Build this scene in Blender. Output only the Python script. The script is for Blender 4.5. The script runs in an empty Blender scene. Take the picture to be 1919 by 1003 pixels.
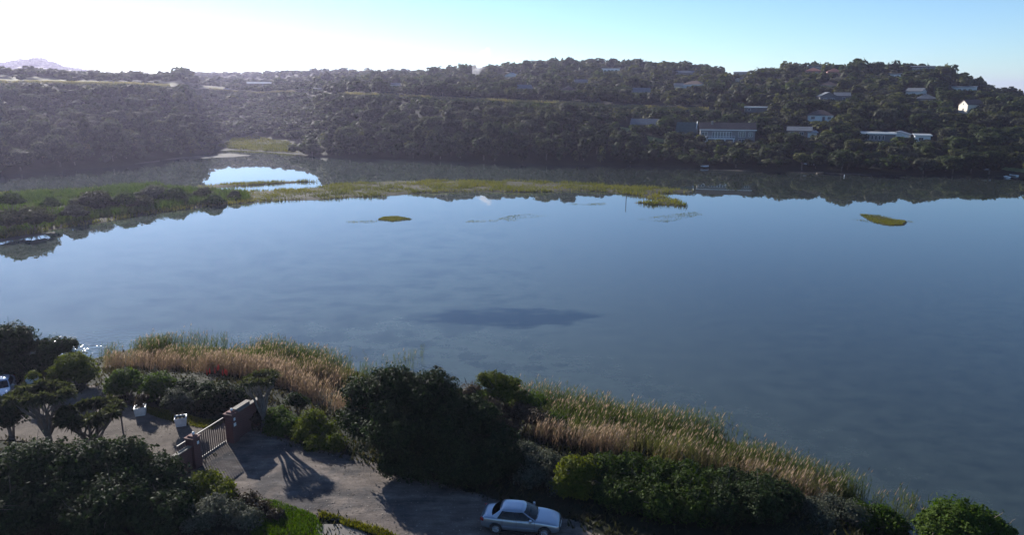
import bpy, bmesh, math, random
import numpy as np
from mathutils import Vector, Matrix
R = math.radians
rng = np.random.default_rng(11)
random.seed(5)
SC = bpy.context.scene
COL = SC.collection

# ------------------------------------------------------------------ camera, light, exposure
CAM_H, PITCH, FPX = 26.0, 13.8, 1350.0
SUN_AZ, SUN_EL = -34.0, 20.4            # degrees, azimuth from +Y towards +X
cam_d = bpy.data.cameras.new('camera')
cam = bpy.data.objects.new('camera', cam_d)
COL.objects.link(cam)
cam.location = (0, 0, CAM_H)
cam.rotation_euler = (R(90 - PITCH), 0, 0)
cam_d.sensor_width = 36
cam_d.lens = 36 * FPX / 1919
cam_d.clip_start, cam_d.clip_end = 0.5, 30000
SC.camera = cam

world = bpy.data.worlds.new('World')
SC.world = world
world.use_nodes = True
wn = world.node_tree
sky = wn.nodes.new('ShaderNodeTexSky')
sky.sky_type = 'NISHITA'
sky.sun_disc = False
sky.sun_elevation = R(SUN_EL)
sky.sun_rotation = R(SUN_AZ)
sky.altitude = 0
sky.air_density = 0.85
sky.dust_density = 0.05
sky.ozone_density = 2.0
wn.nodes['Background'].inputs['Strength'].default_value = 0.069
tintn = wn.nodes.new('ShaderNodeMix'); tintn.data_type = 'RGBA'; tintn.blend_type = 'MULTIPLY'
tintn.inputs['Factor'].default_value = 1.0
tintn.inputs['B'].default_value = (.765, .965, 1.15, 1)      # the camera's cool white balance
wn.links.new(sky.outputs[0], tintn.inputs['A'])
wn.links.new(tintn.outputs['Result'], wn.nodes['Background'].inputs['Color'])

sd = bpy.data.lights.new('sun', 'SUN')
sd.energy, sd.angle, sd.color = 5.0, R(0.53), (1.0, 0.96, 0.9)
sun = bpy.data.objects.new('sun', sd)
COL.objects.link(sun)
sdir = Vector((math.sin(R(SUN_AZ)) * math.cos(R(SUN_EL)), math.cos(R(SUN_AZ)) * math.cos(R(SUN_EL)), math.sin(R(SUN_EL))))
sun.rotation_euler = sdir.to_track_quat('Z', 'Y').to_euler()
sun.location = sdir * 200

SC.view_settings.view_transform = 'Standard'
SC.view_settings.look = 'None'
SC.view_settings.exposure = 1.0
SC.view_settings.gamma = 1
SC.view_settings.use_curve_mapping = False
SC.cycles.use_denoising = True
SC.cycles.max_bounces = 6
SC.cycles.transparent_max_bounces = 8
SC.cycles.volume_bounces = 0
SC.cycles.sample_clamp_indirect = 4
SC.cycles.sample_clamp_direct = 40

# ------------------------------------------------------------------ picture <-> place
CP, SP = math.cos(R(PITCH)), math.sin(R(PITCH))

def ray(px, py):
    u, v = px - 959.5, py - 501.5
    return np.array([u, FPX * CP - v * SP, -FPX * SP - v * CP])

def P(px, py, z=0.0):
    """point of the photograph on the level z"""
    r = ray(px, py)
    t = (z - CAM_H) / r[2]
    return np.array([r[0] * t, r[1] * t, z])

def D(px, py, d):
    """point of the photograph at forward distance d"""
    r = ray(px, py)
    t = d / r[1]
    return np.array([r[0] * t, d, CAM_H + r[2] * t])

def proj(x, y, z):
    z = z - CAM_H
    dep = y * CP - z * SP
    up = y * SP + z * CP
    return 959.5 + FPX * x / dep, 501.5 - FPX * up / dep

HOR = FPX * CP + (501.5 - 172) * SP
def S(x, y):
    return 959.5 + HOR * x / np.maximum(y, 1.0)

# ------------------------------------------------------------------ noise
def vnoise(x, y, seed=0):
    x = np.asarray(x, float); y = np.asarray(y, float)
    xi, yi = np.floor(x).astype(np.int64), np.floor(y).astype(np.int64)
    fx, fy = x - xi, y - yi
    fx = fx * fx * (3 - 2 * fx); fy = fy * fy * (3 - 2 * fy)
    def h(a, b):
        n = (a * 374761393 + b * 668265263 + seed * 974634777) & 0xffffffff
        n = ((n ^ (n >> 13)) * 1274126177) & 0xffffffff
        return ((n ^ (n >> 16)) & 0xffff) / 65535.0
    return (h(xi, yi) * (1 - fx) + h(xi + 1, yi) * fx) * (1 - fy) + (h(xi, yi + 1) * (1 - fx) + h(xi + 1, yi + 1) * fx) * fy

def fbm(x, y, seed=0, o=4):
    s, a, t = 0, 1, 0
    for i in range(o):
        s = s + a * vnoise(x * 2 ** i, y * 2 ** i, seed + i); t += a; a *= .5
    return s / t

def in_poly(x, y, poly):
    x = np.asarray(x); y = np.asarray(y)
    inside = np.zeros(x.shape, bool)
    n = len(poly)
    for i in range(n):
        x0, y0 = poly[i][:2]; x1, y1 = poly[(i + 1) % n][:2]
        if y0 == y1: continue
        c = ((y0 > y) != (y1 > y)) & (x < (x1 - x0) * (y - y0) / (y1 - y0) + x0)
        inside ^= c
    return inside

def poly_dist(x, y, poly):
    x = np.asarray(x, float); y = np.asarray(y, float)
    best = np.full(x.shape, 1e9)
    n = len(poly)
    for i in range(n):
        x0, y0 = poly[i][:2]; x1, y1 = poly[(i + 1) % n][:2]
        dx, dy = x1 - x0, y1 - y0
        t = np.clip(((x - x0) * dx + (y - y0) * dy) / (dx * dx + dy * dy + 1e-9), 0, 1)
        best = np.minimum(best, np.hypot(x - x0 - t * dx, y - y0 - t * dy))
    return best

# ------------------------------------------------------------------ shape of the land
ROAD_Z = 1.9
near_px = [(-250, 700), (0, 690), (180, 672), (240, 655), (320, 650), (420, 652), (520, 660), (600, 672), (680, 700), (760, 720),
           (850, 728), (940, 728), (1050, 752), (1150, 770), (1300, 800), (1400, 838), (1500, 880), (1600, 918), (1630, 945), (1720, 1010)]
_np = np.array([P(*p)[:2] for p in near_px])
_np = np.vstack([[-200, 80], _np, [27.5, 31], [31, 10], [33, -200]])
_nx = np.maximum.accumulate(_np[:, 0] + np.arange(len(_np)) * 1e-4)
def near_shore(x):
    return np.interp(x, _nx, _np[:, 1])

far_shore_px = [(-300, 335), (0, 325), (200, 312), (330, 294), (420, 281), (520, 288), (570, 293), (700, 298), (900, 304), (1060, 308),
                (1200, 309), (1300, 314), (1400, 319), (1600, 325), (1800, 329), (1919, 331), (2250, 340)]
_fs = np.array([[p[0], P(*p)[1]] for p in far_shore_px])
def far_shore(s):
    return np.interp(s, _fs[:, 0], _fs[:, 1])

OFF = [0, 10, 30, 60, 100, 150, 220, 300, 420, 600, 900, 1400]
TAB = {-200: [0, 3, 9, 16, 27, 33, 34, 34.5, 35, 36, 44, 70], 0: [0, 3, 9, 17, 29, 33.4, 34.5, 35, 35.5, 36.5, 44, 82],
       75: [0, 3, 9, 17, 29, 33, 34.3, 35, 35.5, 36.5, 44, 92], 150: [0, 3, 9, 17, 28.6, 32, 33.5, 34.5, 35, 36, 42, 70],
       230: [0, 3, 9, 17, 28.5, 31.2, 32.5, 33.5, 34, 35.5, 42, 50], 338: [0, 2, 8, 16, 27, 30.5, 32, 34, 35, 39, 46, 52],
       378: [0, .3, 1, 4, 10, 17, 29, 30.5, 33, 42, 50, 58], 470: [0, .2, .4, 1.2, 6.5, 14, 27.5, 29.5, 32, 42, 50, 56], 568: [0, .4, 1.2, 4, 10, 18.5, 27, 29, 33, 46, 48, 50],
       612: [0, 2.5, 8, 15, 23.5, 26, 28, 30, 35, 47, 46, 45], 655: [0, 2.5, 9, 16, 23.6, 26.3, 28, 30, 36, 47, 46, 45],
       750: [0, 3, 10, 17, 23.6, 25.8, 27.5, 31, 38, 44, 40, 40], 900: [0, 4, 11, 17, 22.2, 25, 29, 35, 43, 38, 30, 30],
       1030: [0, 4, 11, 16, 21.3, 24.5, 29, 37, 49, 40, 30, 25], 1180: [0, 3, 9, 13, 19.5, 23, 29, 37, 48.5, 40, 30, 20],
       1300: [0, 1.5, 5.5, 11, 18, 23, 30, 37, 44, 36, 25, 15], 1380: [0, 1.5, 5.5, 10.5, 17, 22, 27, 32, 34, 28, 20, 15],
       1500: [0, 1, 6, 11, 17, 23, 34, 37.5, 34, 25, 15, 10], 1700: [0, 1, 6, 10.5, 16, 23.5, 36.5, 35, 25, 15, 10, 8],
       1760: [0, 1, 6, 10.5, 16, 23, 35, 33, 22, 14, 10, 8], 1810: [0, 1, 5, 10, 15.5, 21.5, 27, 22, 15, 10, 8, 8],
       1870: [0, 1, 4.5, 9, 14.5, 19.5, 21.5, 17, 12, 9, 8, 8], 1930: [0, .8, 4, 8, 13, 16.5, 17, 12, 9, 8, 8, 8],
       2250: [0, .8, 3, 6, 10, 13, 13, 10, 8, 8, 8, 8]}
_ts = np.array(sorted(TAB)); _tz = np.array([TAB[s] for s in _ts], float)

def far_z(x, y):
    s = np.clip(S(x, y), -200, 2250)
    off = y - far_shore(s)
    i = np.clip(np.searchsorted(_ts, s) - 1, 0, len(_ts) - 2)
    a = np.clip((s - _ts[i]) / (_ts[i + 1] - _ts[i]), 0, 1); a = a * a * (3 - 2 * a)
    oc = np.clip(off, 0, 1399.9)
    j = np.clip(np.searchsorted(OFF, oc, side='right') - 1, 0, len(OFF) - 2)
    o = np.array(OFF, float)
    b = (oc - o[j]) / (o[j + 1] - o[j])
    z = (_tz[i, j] * (1 - a) + _tz[i + 1, j] * a) * (1 - b) + (_tz[i, j + 1] * (1 - a) + _tz[i + 1, j + 1] * a) * b
    z = z + (fbm(x / 45, y / 45, 3) - .5) * np.clip(off / 60, 0, 1) * 3.0 * np.where((off > 75) & (off < 135), .35, 1)
    z = np.where(off > 1400, z + (8 - z) * np.clip((off - 1400) / 900, 0, 1), z)
    return np.where(off < 0, np.maximum(-1.6, off * .12), z)

def near_z(x, y):
    q = near_shore(x) - y + (fbm(x / 5, y / 5, 8) - .5) * 1.6
    z = np.interp(q, [-10, 0, 7, 12.5, 60], [-1.6, 0, .5, ROAD_Z - .05, ROAD_Z - .05])
    return z

def gz(x, y):
    x = np.asarray(x, float); y = np.asarray(y, float)
    return np.where(y < 115, near_z(x, y), far_z(x, np.maximum(y, 115)))

def hit(px, py):
    """first point of the land seen at a picture point"""
    d = np.arange(120, 1700, 1.0)
    r = ray(px, py)
    x = r[0] / r[1] * d; z = CAM_H + r[2] / r[1] * d
    g = far_z(x, d)
    k = np.nonzero((g >= z) & (g > 0))[0]
    if len(k) == 0: return None
    k = k[0]
    return np.array([x[k], d[k], g[k]])

ROAD_OFF = ([-250, 0, 200, 330, 378, 470, 568, 618, 750, 900, 1030, 1180, 1330], [108, 106, 112, 118, 205, 208, 200, 112, 97, 93, 92, 92, 98])
def road_d(s):
    return far_shore(s) + np.interp(s, *ROAD_OFF)

# ------------------------------------------------------------------ helpers: materials
def new_mat(name):
    m = bpy.data.materials.new(name); m.use_nodes = True
    nt = m.node_tree
    return m, nt, nt.nodes['Principled BSDF']

def node(nt, typ, **kw):
    n = nt.nodes.new(typ)
    for k, v in kw.items():
        if k in n.inputs.keys(): n.inputs[k].default_value = v
        else: setattr(n, k, v)
    return n

def ramp(nt, fac, stops):
    n = nt.nodes.new('ShaderNodeValToRGB')
    e = n.color_ramp.elements
    while len(e) < len(stops): e.new(.5)
    for el, (p, c) in zip(e, stops):
        el.position = p; el.color = (*c, 1)
    nt.links.new(fac, n.inputs[0])
    return n.outputs[0]

def noise_col(name, stops, scale=1.0, rough=.9, bump=.0, detail=6, spec=.3, bscale=None, dist=.05, metal=0, stretch=(1, 1, 1)):
    m, nt, b = new_mat(name)
    tc = node(nt, 'ShaderNodeNewGeometry')
    mp = node(nt, 'ShaderNodeMapping'); mp.inputs['Scale'].default_value = stretch
    nt.links.new(tc.outputs['Position'], mp.inputs[0])
    n = node(nt, 'ShaderNodeTexNoise', Scale=scale, Detail=detail, Roughness=.65)
    nt.links.new(mp.outputs[0], n.inputs['Vector'])
    nt.links.new(ramp(nt, n.outputs[0], stops), b.inputs['Base Color'])
    b.inputs['Roughness'].default_value = rough
    b.inputs['Specular IOR Level'].default_value = spec
    b.inputs['Metallic'].default_value = metal
    if bump:
        n2 = node(nt, 'ShaderNodeTexNoise', Scale=bscale or scale * 4, Detail=8, Roughness=.7)
        nt.links.new(mp.outputs[0], n2.inputs['Vector'])
        bp = node(nt, 'ShaderNodeBump', Strength=bump, Distance=dist)
        nt.links.new(n2.outputs[0], bp.inputs['Height'])
        nt.links.new(bp.outputs[0], b.inputs['Normal'])
    return m

def plain(name, c, rough=.6, metal=0, spec=.5):
    k = [max(0, v * .86) for v in c]; l = [min(1, v * 1.1) for v in c]
    return noise_col(name, [(.35, k), (.65, l)], 3.0, rough, spec=spec, metal=metal)

def leaf_mat(name, stops, trans=.3, rough=.55, spec=.35, objvar=.25):
    m, nt, b = new_mat(name)
    at = node(nt, 'ShaderNodeAttribute', attribute_name='tint')
    oi = node(nt, 'ShaderNodeObjectInfo')
    ad = node(nt, 'ShaderNodeMath', operation='MULTIPLY_ADD')
    nt.links.new(oi.outputs['Random'], ad.inputs[0]); ad.inputs[1].default_value = objvar
    nt.links.new(at.outputs['Fac'], ad.inputs[2])
    c = ramp(nt, ad.outputs[0], stops)
    nt.links.new(c, b.inputs['Base Color'])
    b.inputs['Roughness'].default_value = rough
    b.inputs['Specular IOR Level'].default_value = spec
    if trans:
        t = node(nt, 'ShaderNodeBsdfTranslucent')
        hs = node(nt, 'ShaderNodeHueSaturation', Saturation=1.35, Value=1.5)
        nt.links.new(c, hs.inputs['Color'])
        nt.links.new(hs.outputs[0], t.inputs[0])
        mx = node(nt, 'ShaderNodeMixShader'); mx.inputs[0].default_value = trans
        nt.links.new(b.outputs[0], mx.inputs[1]); nt.links.new(t.outputs[0], mx.inputs[2])
        nt.links.new(mx.outputs[0], nt.nodes['Material Output'].inputs[0])
    return m

M = {}
M['far_dark'] = leaf_mat('far_foliage_dark', [(0, (.007, .011, .005)), (.5, (.021, .03, .012)), (1, (.056, .07, .028))], .26, .7, .06, .45)
M['far_olive'] = leaf_mat('far_foliage_olive', [(0, (.01, .013, .006)), (.5, (.032, .038, .014)), (1, (.08, .085, .032))], .28, .7, .06, .45)
M['far_grey'] = leaf_mat('far_foliage_grey', [(0, (.012, .014, .008)), (.5, (.036, .039, .023)), (1, (.085, .086, .052))], .24, .7, .06, .45)
M['far_lime'] = leaf_mat('far_foliage_lime', [(0, (.04, .05, .008)), (.6, (.1, .12, .018)), (1, (.15, .165, .03))], .35, .7, .08)
M['bush_dark'] = leaf_mat('bush_leaf_dark', [(0, (.009, .014, .006)), (.5, (.02, .03, .012)), (1, (.042, .058, .022))], .2, .7, .06)
M['bush_green'] = leaf_mat('bush_leaf_green', [(0, (.014, .026, .006)), (.5, (.034, .06, .011)), (1, (.07, .1, .02))], .3, .7, .05)
M['bush_lime'] = leaf_mat('bush_leaf_lime', [(0, (.025, .036, .005)), (.5, (.062, .08, .012)), (1, (.11, .12, .022))], .34, .7, .05)
M['hedge'] = leaf_mat('hedge_leaf', [(0, (.008, .015, .005)), (.5, (.02, .034, .009)), (1, (.05, .07, .018))], .24, .7, .05)
M['bush_grey'] = leaf_mat('bush_leaf_grey', [(0, (.02, .024, .014)), (.5, (.05, .056, .036)), (1, (.1, .104, .076))], .2, .7, .06)
M['bush_brown'] = leaf_mat('bush_leaf_brown', [(0, (.018, .014, .009)), (.5, (.045, .035, .022)), (1, (.085, .066, .042))], .22, .6, .1)
M['bush_olive'] = leaf_mat('bush_leaf_olive', [(0, (.014, .018, .008)), (.5, (.036, .042, .018)), (1, (.08, .084, .04))], .25, .7, .05)
M['reed'] = leaf_mat('reed_leaf', [(0, (.042, .058, .02)), (.32, (.1, .105, .042)), (.6, (.15, .108, .08)), (1, (.225, .175, .135))], .42, .7, .1, 0)
M['marsh'] = leaf_mat('marsh_grass_blade', [(0, (.034, .042, .012)), (.5, (.1, .105, .024)), (1, (.17, .15, .045))], .32, .7, .1, 0)
M['dry_grass'] = leaf_mat('dry_grass_blade', [(0, (.08, .085, .03)), (.5, (.19, .18, .075)), (1, (.3, .26, .13))], .45, .7, .1, 0)
M['lawn'] = leaf_mat('lawn_blade', [(0, (.025, .05, .008)), (.5, (.055, .095, .014)), (1, (.09, .125, .025))], .35, .7, .1, 0)
M['cover'] = leaf_mat('ground_cover_leaf', [(0, (.014, .018, .007)), (.5, (.036, .036, .016)), (1, (.075, .064, .034))], .22, .7, .1, 0)
M['litter'] = leaf_mat('stones_and_litter', [(0, (.09, .07, .05)), (.6, (.2, .165, .13)), (1, (.34, .3, .25))], 0, .9, .2, 0)
M['bark'] = noise_col('bark', [(.3, (.07, .055, .045)), (.7, (.17, .145, .12))], 6, .9, .5)
M['bark_pale'] = noise_col('bark_pale', [(.3, (.09, .078, .066)), (.7, (.18, .16, .14))], 5, .85, .4)
M['white_paint'] = plain('white_paint', (.74, .74, .72), .55)
M['cream_paint'] = plain('cream_paint', (.72, .63, .5), .6)
M['pink_paint'] = plain('pink_paint', (.5, .26, .22), .7)
M['grey_wall'] = plain('grey_wall', (.15, .15, .155), .8)
M['face_brick'] = plain('face_brick', (.3, .2, .15), .85)
M['glass_far'] = plain('window_glass', (.05, .065, .08), .08, 0, .8)
M['tile_brown'] = noise_col('roof_tile_brown', [(.3, (.06, .04, .035)), (.7, (.13, .085, .07))], 1.5, .8, .3)
M['tile_red'] = noise_col('roof_tile_red', [(.3, (.2, .075, .055)), (.7, (.32, .13, .09))], 1.5, .8, .3)
M['tile_grey'] = noise_col('roof_sheet_grey', [(.3, (.085, .092, .1)), (.7, (.15, .16, .17))], 1.0, .6, .2)
M['roof_green'] = noise_col('roof_sheet_green', [(.3, (.03, .06, .055)), (.7, (.06, .1, .09))], 1.0, .6, .2)
M['roof_pale'] = noise_col('roof_sheet_pale', [(.3, (.22, .235, .25)), (.7, (.34, .36, .38))], 1.0, .5, .2)
M['wood'] = noise_col('weathered_wood', [(.3, (.09, .07, .055)), (.7, (.2, .165, .13))], 4, .85, .4, stretch=(1, 1, 8))
M['mud'] = noise_col('wet_mud', [(.3, (.03, .027, .023)), (.7, (.07, .062, .052))], 1.2, .9, .5, spec=.15)

# ------------------------------------------------------------------ helpers: objects
def tag(o, label=None, cat=None, group=None, kind=None):
    if label: o['label'] = label
    if cat: o['category'] = cat
    if group: o['group'] = group
    if kind: o['kind'] = kind
    return o

def link(name, me, mat=None, parent=None):
    if mat is not None and len(me.materials) == 0:
        me.materials.append(mat)
    o = bpy.data.objects.new(name, me)
    COL.objects.link(o)
    if parent is not None: o.parent = parent
    return o

def empty(name, loc, label, cat, group=None, rz=0):
    o = bpy.data.objects.new(name, None)
    o.empty_display_size = .3
    COL.objects.link(o)
    o.location = [float(v) for v in loc]; o.rotation_euler = (0, 0, rz)
    return tag(o, label, cat, group)

def np_mesh(name, verts, faces_list, attrs=None, smooth=False):
    """faces_list: list of (n,k) int arrays; attrs: {name: per-face float}"""
    me = bpy.data.meshes.new(name)
    verts = np.asarray(verts, np.float32)
    me.vertices.add(len(verts)); me.vertices.foreach_set('co', verts.ravel())
    loops = np.concatenate([np.asarray(f, np.int32).ravel() for f in faces_list])
    sizes = np.concatenate([np.full(len(f), np.asarray(f).shape[1], np.int32) for f in faces_list])
    starts = np.concatenate([[0], np.cumsum(sizes)[:-1]]).astype(np.int32)
    me.loops.add(len(loops)); me.loops.foreach_set('vertex_index', loops)
    me.polygons.add(len(sizes)); me.polygons.foreach_set('loop_start', starts)
    try: me.polygons.foreach_set('loop_total', sizes)
    except Exception: pass
    if smooth: me.polygons.foreach_set('use_smooth', np.ones(len(sizes), bool))
    for k, v in (attrs or {}).items():
        a = me.attributes.new(k, 'FLOAT', 'FACE'); a.data.foreach_set('value', np.asarray(v, np.float32))
    me.update(calc_edges=True)
    return me

class MB:
    """collects boxes, tubes and sheets into one mesh"""
    def __init__(s): s.v, s.f, s.n = [], [], 0
    def add(s, v, f):
        s.v.append(np.asarray(v, float)); s.f += [tuple(i + s.n for i in q) for q in f]; s.n += len(v)
        return s
    def box(s, c, size, rz=0, taper=1.0):
        x, y, z = [k / 2 for k in size]
        v = np.array([[-x, -y, -z], [x, -y, -z], [x, y, -z], [-x, y, -z], [-x * taper, -y * taper, z], [x * taper, -y * taper, z], [x * taper, y * taper, z], [-x * taper, y * taper, z]])
        if rz:
            ca, sa = math.cos(rz), math.sin(rz)
            v = np.c_[v[:, 0] * ca - v[:, 1] * sa, v[:, 0] * sa + v[:, 1] * ca, v[:, 2]]
        return s.add(v + np.array(c), [(0, 3, 2, 1), (4, 5, 6, 7), (0, 1, 5, 4), (1, 2, 6, 5), (2, 3, 7, 6), (3, 0, 4, 7)])
    def tube(s, pts, rad, n=6):
        pts = [np.asarray(p, float) for p in pts]
        if not hasattr(rad, '__len__'): rad = [rad] * len(pts)
        v, f = [], []
        for i, p in enumerate(pts):
            t = pts[min(i + 1, len(pts) - 1)] - pts[max(i - 1, 0)]
            t = t / (np.linalg.norm(t) + 1e-9)
            a = np.cross(t, [0, 0, 1.0] if abs(t[2]) < .9 else [1.0, 0, 0]); a /= np.linalg.norm(a)
            b = np.cross(t, a)
            for k in range(n):
                th = 2 * math.pi * k / n
                v.append(p + rad[i] * (a * math.cos(th) + b * math.sin(th)))
        for i in range(len(pts) - 1):
            for k in range(n):
                k2 = (k + 1) % n
                f.append((i * n + k, i * n + k2, (i + 1) * n + k2, (i + 1) * n + k))
        f.append(tuple(range(n - 1, -1, -1))); f.append(tuple((len(pts) - 1) * n + k for k in range(n)))
        return s.add(v, f)
    def lathe(s, prof, c=(0, 0, 0), n=16, axis='z'):
        v, f = [], []
        for r, z in prof:
            for k in range(n):
                th = 2 * math.pi * k / n
                p = (r * math.cos(th), r * math.sin(th), z)
                v.append(p if axis == 'z' else (p[0], p[2], p[1]))
        for i in range(len(prof) - 1):
            for k in range(n):
                k2 = (k + 1) % n
                f.append((i * n + k, i * n + k2, (i + 1) * n + k2, (i + 1) * n + k))
        return s.add(np.array(v) + np.array(c), f)
    def ball(s, c, r, n=10, m=6, sq=1.0):
        return s.lathe([(max(r * math.sin(math.pi * i / m), 1e-4), -r * sq * math.cos(math.pi * i / m)) for i in range(m + 1)], c, n)
    def mesh(s, name, smooth=False):
        me = bpy.data.meshes.new(name)
        me.from_pydata(np.concatenate(s.v).tolist(), [], s.f); me.update()
        bm = bmesh.new(); bm.from_mesh(me); bmesh.ops.recalc_face_normals(bm, faces=bm.faces); bm.to_mesh(me); bm.free()
        if smooth:
            for p in me.polygons: p.use_smooth = True
        return me
    def build(s, name, mat, parent=None, smooth=False):
        return link(name, s.mesh(name, smooth), mat, parent)

# icosphere template
_bm = bmesh.new(); bmesh.ops.create_icosphere(_bm, subdivisions=2, radius=1)
ICO_V = np.array([v.co[:] for v in _bm.verts]); ICO_F = np.array([[v.index for v in f.verts] for f in _bm.faces]); _bm.free()

_bm = bmesh.new(); bmesh.ops.create_icosphere(_bm, subdivisions=1, radius=1)
ICO1_V = np.array([v.co[:] for v in _bm.verts]); ICO1_F = np.array([[v.index for v in f.verts] for f in _bm.faces]); _bm.free()

def leaf_cloud(lobes, n, size, g, core=.74, aspect=.55, up=.35, zmin=None, spread=.16, stray=0.0, rough=.65):
    """quads of leaf (or leaf clump) size over the lobes' shells -> verts, quads, tints, tris"""
    L = np.asarray(lobes, float)
    w = (L[:, 3] * L[:, 4] + L[:, 3] * L[:, 5] + L[:, 4] * L[:, 5]); w /= w.sum()
    N = int(n * 1.7)
    k = g.choice(len(L), N, p=w)
    d = g.normal(size=(N, 3)); d /= np.linalg.norm(d, axis=1)[:, None]
    d[:, 2] = np.where(d[:, 2] < -.35, -d[:, 2], d[:, 2])
    rad = 1 + g.normal(size=N) * spread * .6 + (g.random(N) < stray) * g.random(N) * .35
    bump = .16 * (np.sin(d[:, 0] * 7 + k * 2.1) * np.sin(d[:, 1] * 6 + k) + np.sin(d[:, 2] * 9 + k * .7) * .6)
    p = L[k, :3] + d * L[k, 3:6] * (rad + bump)[:, None]
    keep = np.ones(N, bool)
    for i in range(len(L)):
        q = ((p - L[i, :3]) / (L[i, 3:6])); ins = (q * q).sum(1) < .62
        keep &= ~(ins & (k != i))
    if zmin is not None: keep &= p[:, 2] > zmin
    idx = np.nonzero(keep)[0][:n]
    p, d, k = p[idx], d[idx], k[idx]
    m = len(p)
    nrm = d + g.normal(size=(m, 3)) * rough; nrm[:, 2] += up
    nrm /= np.linalg.norm(nrm, axis=1)[:, None]
    a = np.cross(nrm, g.normal(size=(m, 3))); a /= np.linalg.norm(a, axis=1)[:, None]
    b = np.cross(nrm, a)
    sz = size * (.42 + 1.25 * g.random(m) ** 1.6)
    A = a * sz[:, None]; B = b * (sz * aspect)[:, None]
    fold = nrm * (sz * .12)[:, None]
    v = np.stack([p - A, p + B + fold, p + A, p - B + fold], 1).reshape(-1, 3)
    f = np.arange(m * 4).reshape(-1, 4)
    lt = g.random(len(L))
    t = np.clip(.15 + .4 * lt[k] * .8 + .45 * g.random(m), 0, 1)
    V, F3, T3 = [v], [], []
    nv = len(v)
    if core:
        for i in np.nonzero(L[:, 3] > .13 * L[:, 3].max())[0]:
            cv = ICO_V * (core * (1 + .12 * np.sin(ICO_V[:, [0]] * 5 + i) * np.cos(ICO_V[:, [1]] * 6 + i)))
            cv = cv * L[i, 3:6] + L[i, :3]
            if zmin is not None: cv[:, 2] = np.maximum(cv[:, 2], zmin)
            V.append(cv); F3.append(ICO_F + nv); nv += len(cv); T3.append(np.full(len(ICO_F), .05 + .2 * lt[i]))  # core tinted darker than the leaves: the crown's inner shade put into colour
    return np.concatenate(V), f, t, (np.concatenate(F3) if F3 else np.zeros((0, 3), int)), (np.concatenate(T3) if T3 else np.zeros(0))

def cloud_mesh(name, cl):
    v, f, t, f3, t3 = cl
    fl = [f] + ([f3] if len(f3) else [])
    return np_mesh(name, v, fl, {'tint': np.concatenate([t, t3])})

def blades(pts, h, w, g, lean=.35, tint=None, seg=1):
    """tapering blades at pts -> verts, faces (tri), tint"""
    n = len(pts)
    th = g.random(n) * 6.283; la = g.random(n) * 6.283
    hh = h * (.6 + .7 * g.random(n)) if np.isscalar(h) else h
    ww = w * (.7 + .6 * g.random(n))
    a = np.c_[np.cos(th), np.sin(th), np.zeros(n)] * ww[:, None]
    top = pts + np.c_[np.cos(la) * lean * hh * g.random(n), np.sin(la) * lean * hh * g.random(n), hh]
    v = np.stack([pts - a, pts + a, top], 1).reshape(-1, 3)
    return v, np.arange(n * 3).reshape(-1, 3), (g.random(n) if tint is None else tint)

def scatter_poly(poly, n, g):
    p = np.array([q[:2] for q in poly]); lo, hi = p.min(0), p.max(0)
    out = np.zeros((0, 2))
    while len(out) < n:
        c = lo + (hi - lo) * g.random((n * 3, 2))
        out = np.vstack([out, c[in_poly(c[:, 0], c[:, 1], p)]])
    return out[:n]

def sheet(name, poly, zfun, mat, cell=.5, jag=.4, label=None, dome=0, edge=1.0, kind='structure'):
    """sheet with an uneven edge laid on the land inside poly"""
    p = np.array([q[:2] for q in poly]); lo, hi = p.min(0) - 1, p.max(0) + 1
    xs = np.arange(lo[0], hi[0] + cell, cell); ys = np.arange(lo[1], hi[1] + cell, cell)
    X, Y = np.meshgrid(xs, ys)
    dist = poly_dist(X, Y, p) * np.where(in_poly(X, Y, p), 1, -1)
    dist = dist + (fbm(X / (jag * 6 + .1), Y / (jag * 6 + .1), 21) - .5) * jag * 2.4
    Z = zfun(X, Y) + dome * np.clip(dist / edge, -1.0, 1)
    ny, nx = X.shape
    idx = np.arange(ny * nx).reshape(ny, nx)
    q = np.stack([idx[:-1, :-1], idx[:-1, 1:], idx[1:, 1:], idx[1:, :-1]], -1).reshape(-1, 4)
    dq = dist.ravel()[q].max(1)
    q = q[dq > (-edge if dome else 0)]
    used = np.unique(q); remap = np.full(ny * nx, -1); remap[used] = np.arange(len(used))
    me = np_mesh(name, np.c_[X.ravel(), Y.ravel(), Z.ravel()][used], [remap[q]], smooth=True)
    o = link(name, me, mat)
    return tag(o, label, None, None, kind)

# ------------------------------------------------------------------ haze
def build_haze():
    mb = MB(); mb.box((0, 0, 52.15), (14000, 14000, 109.7))
    m = bpy.data.materials.new('haze_air'); m.use_nodes = True
    nt = m.node_tree; nt.nodes.clear()
    out = nt.nodes.new('ShaderNodeOutputMaterial')
    v = nt.nodes.new('ShaderNodeVolumePrincipled')
    v.inputs['Color'].default_value = (.74, .71, 1.0, 1)
    v.inputs['Density'].default_value = HAZE
    v.inputs['Anisotropy'].default_value = .55
    nt.links.new(v.outputs[0], out.inputs['Volume'])
    o = mb.build('haze', m)
    tag(o, None, None, None, 'stuff')
HAZE = 0.00013
build_haze()

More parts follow.
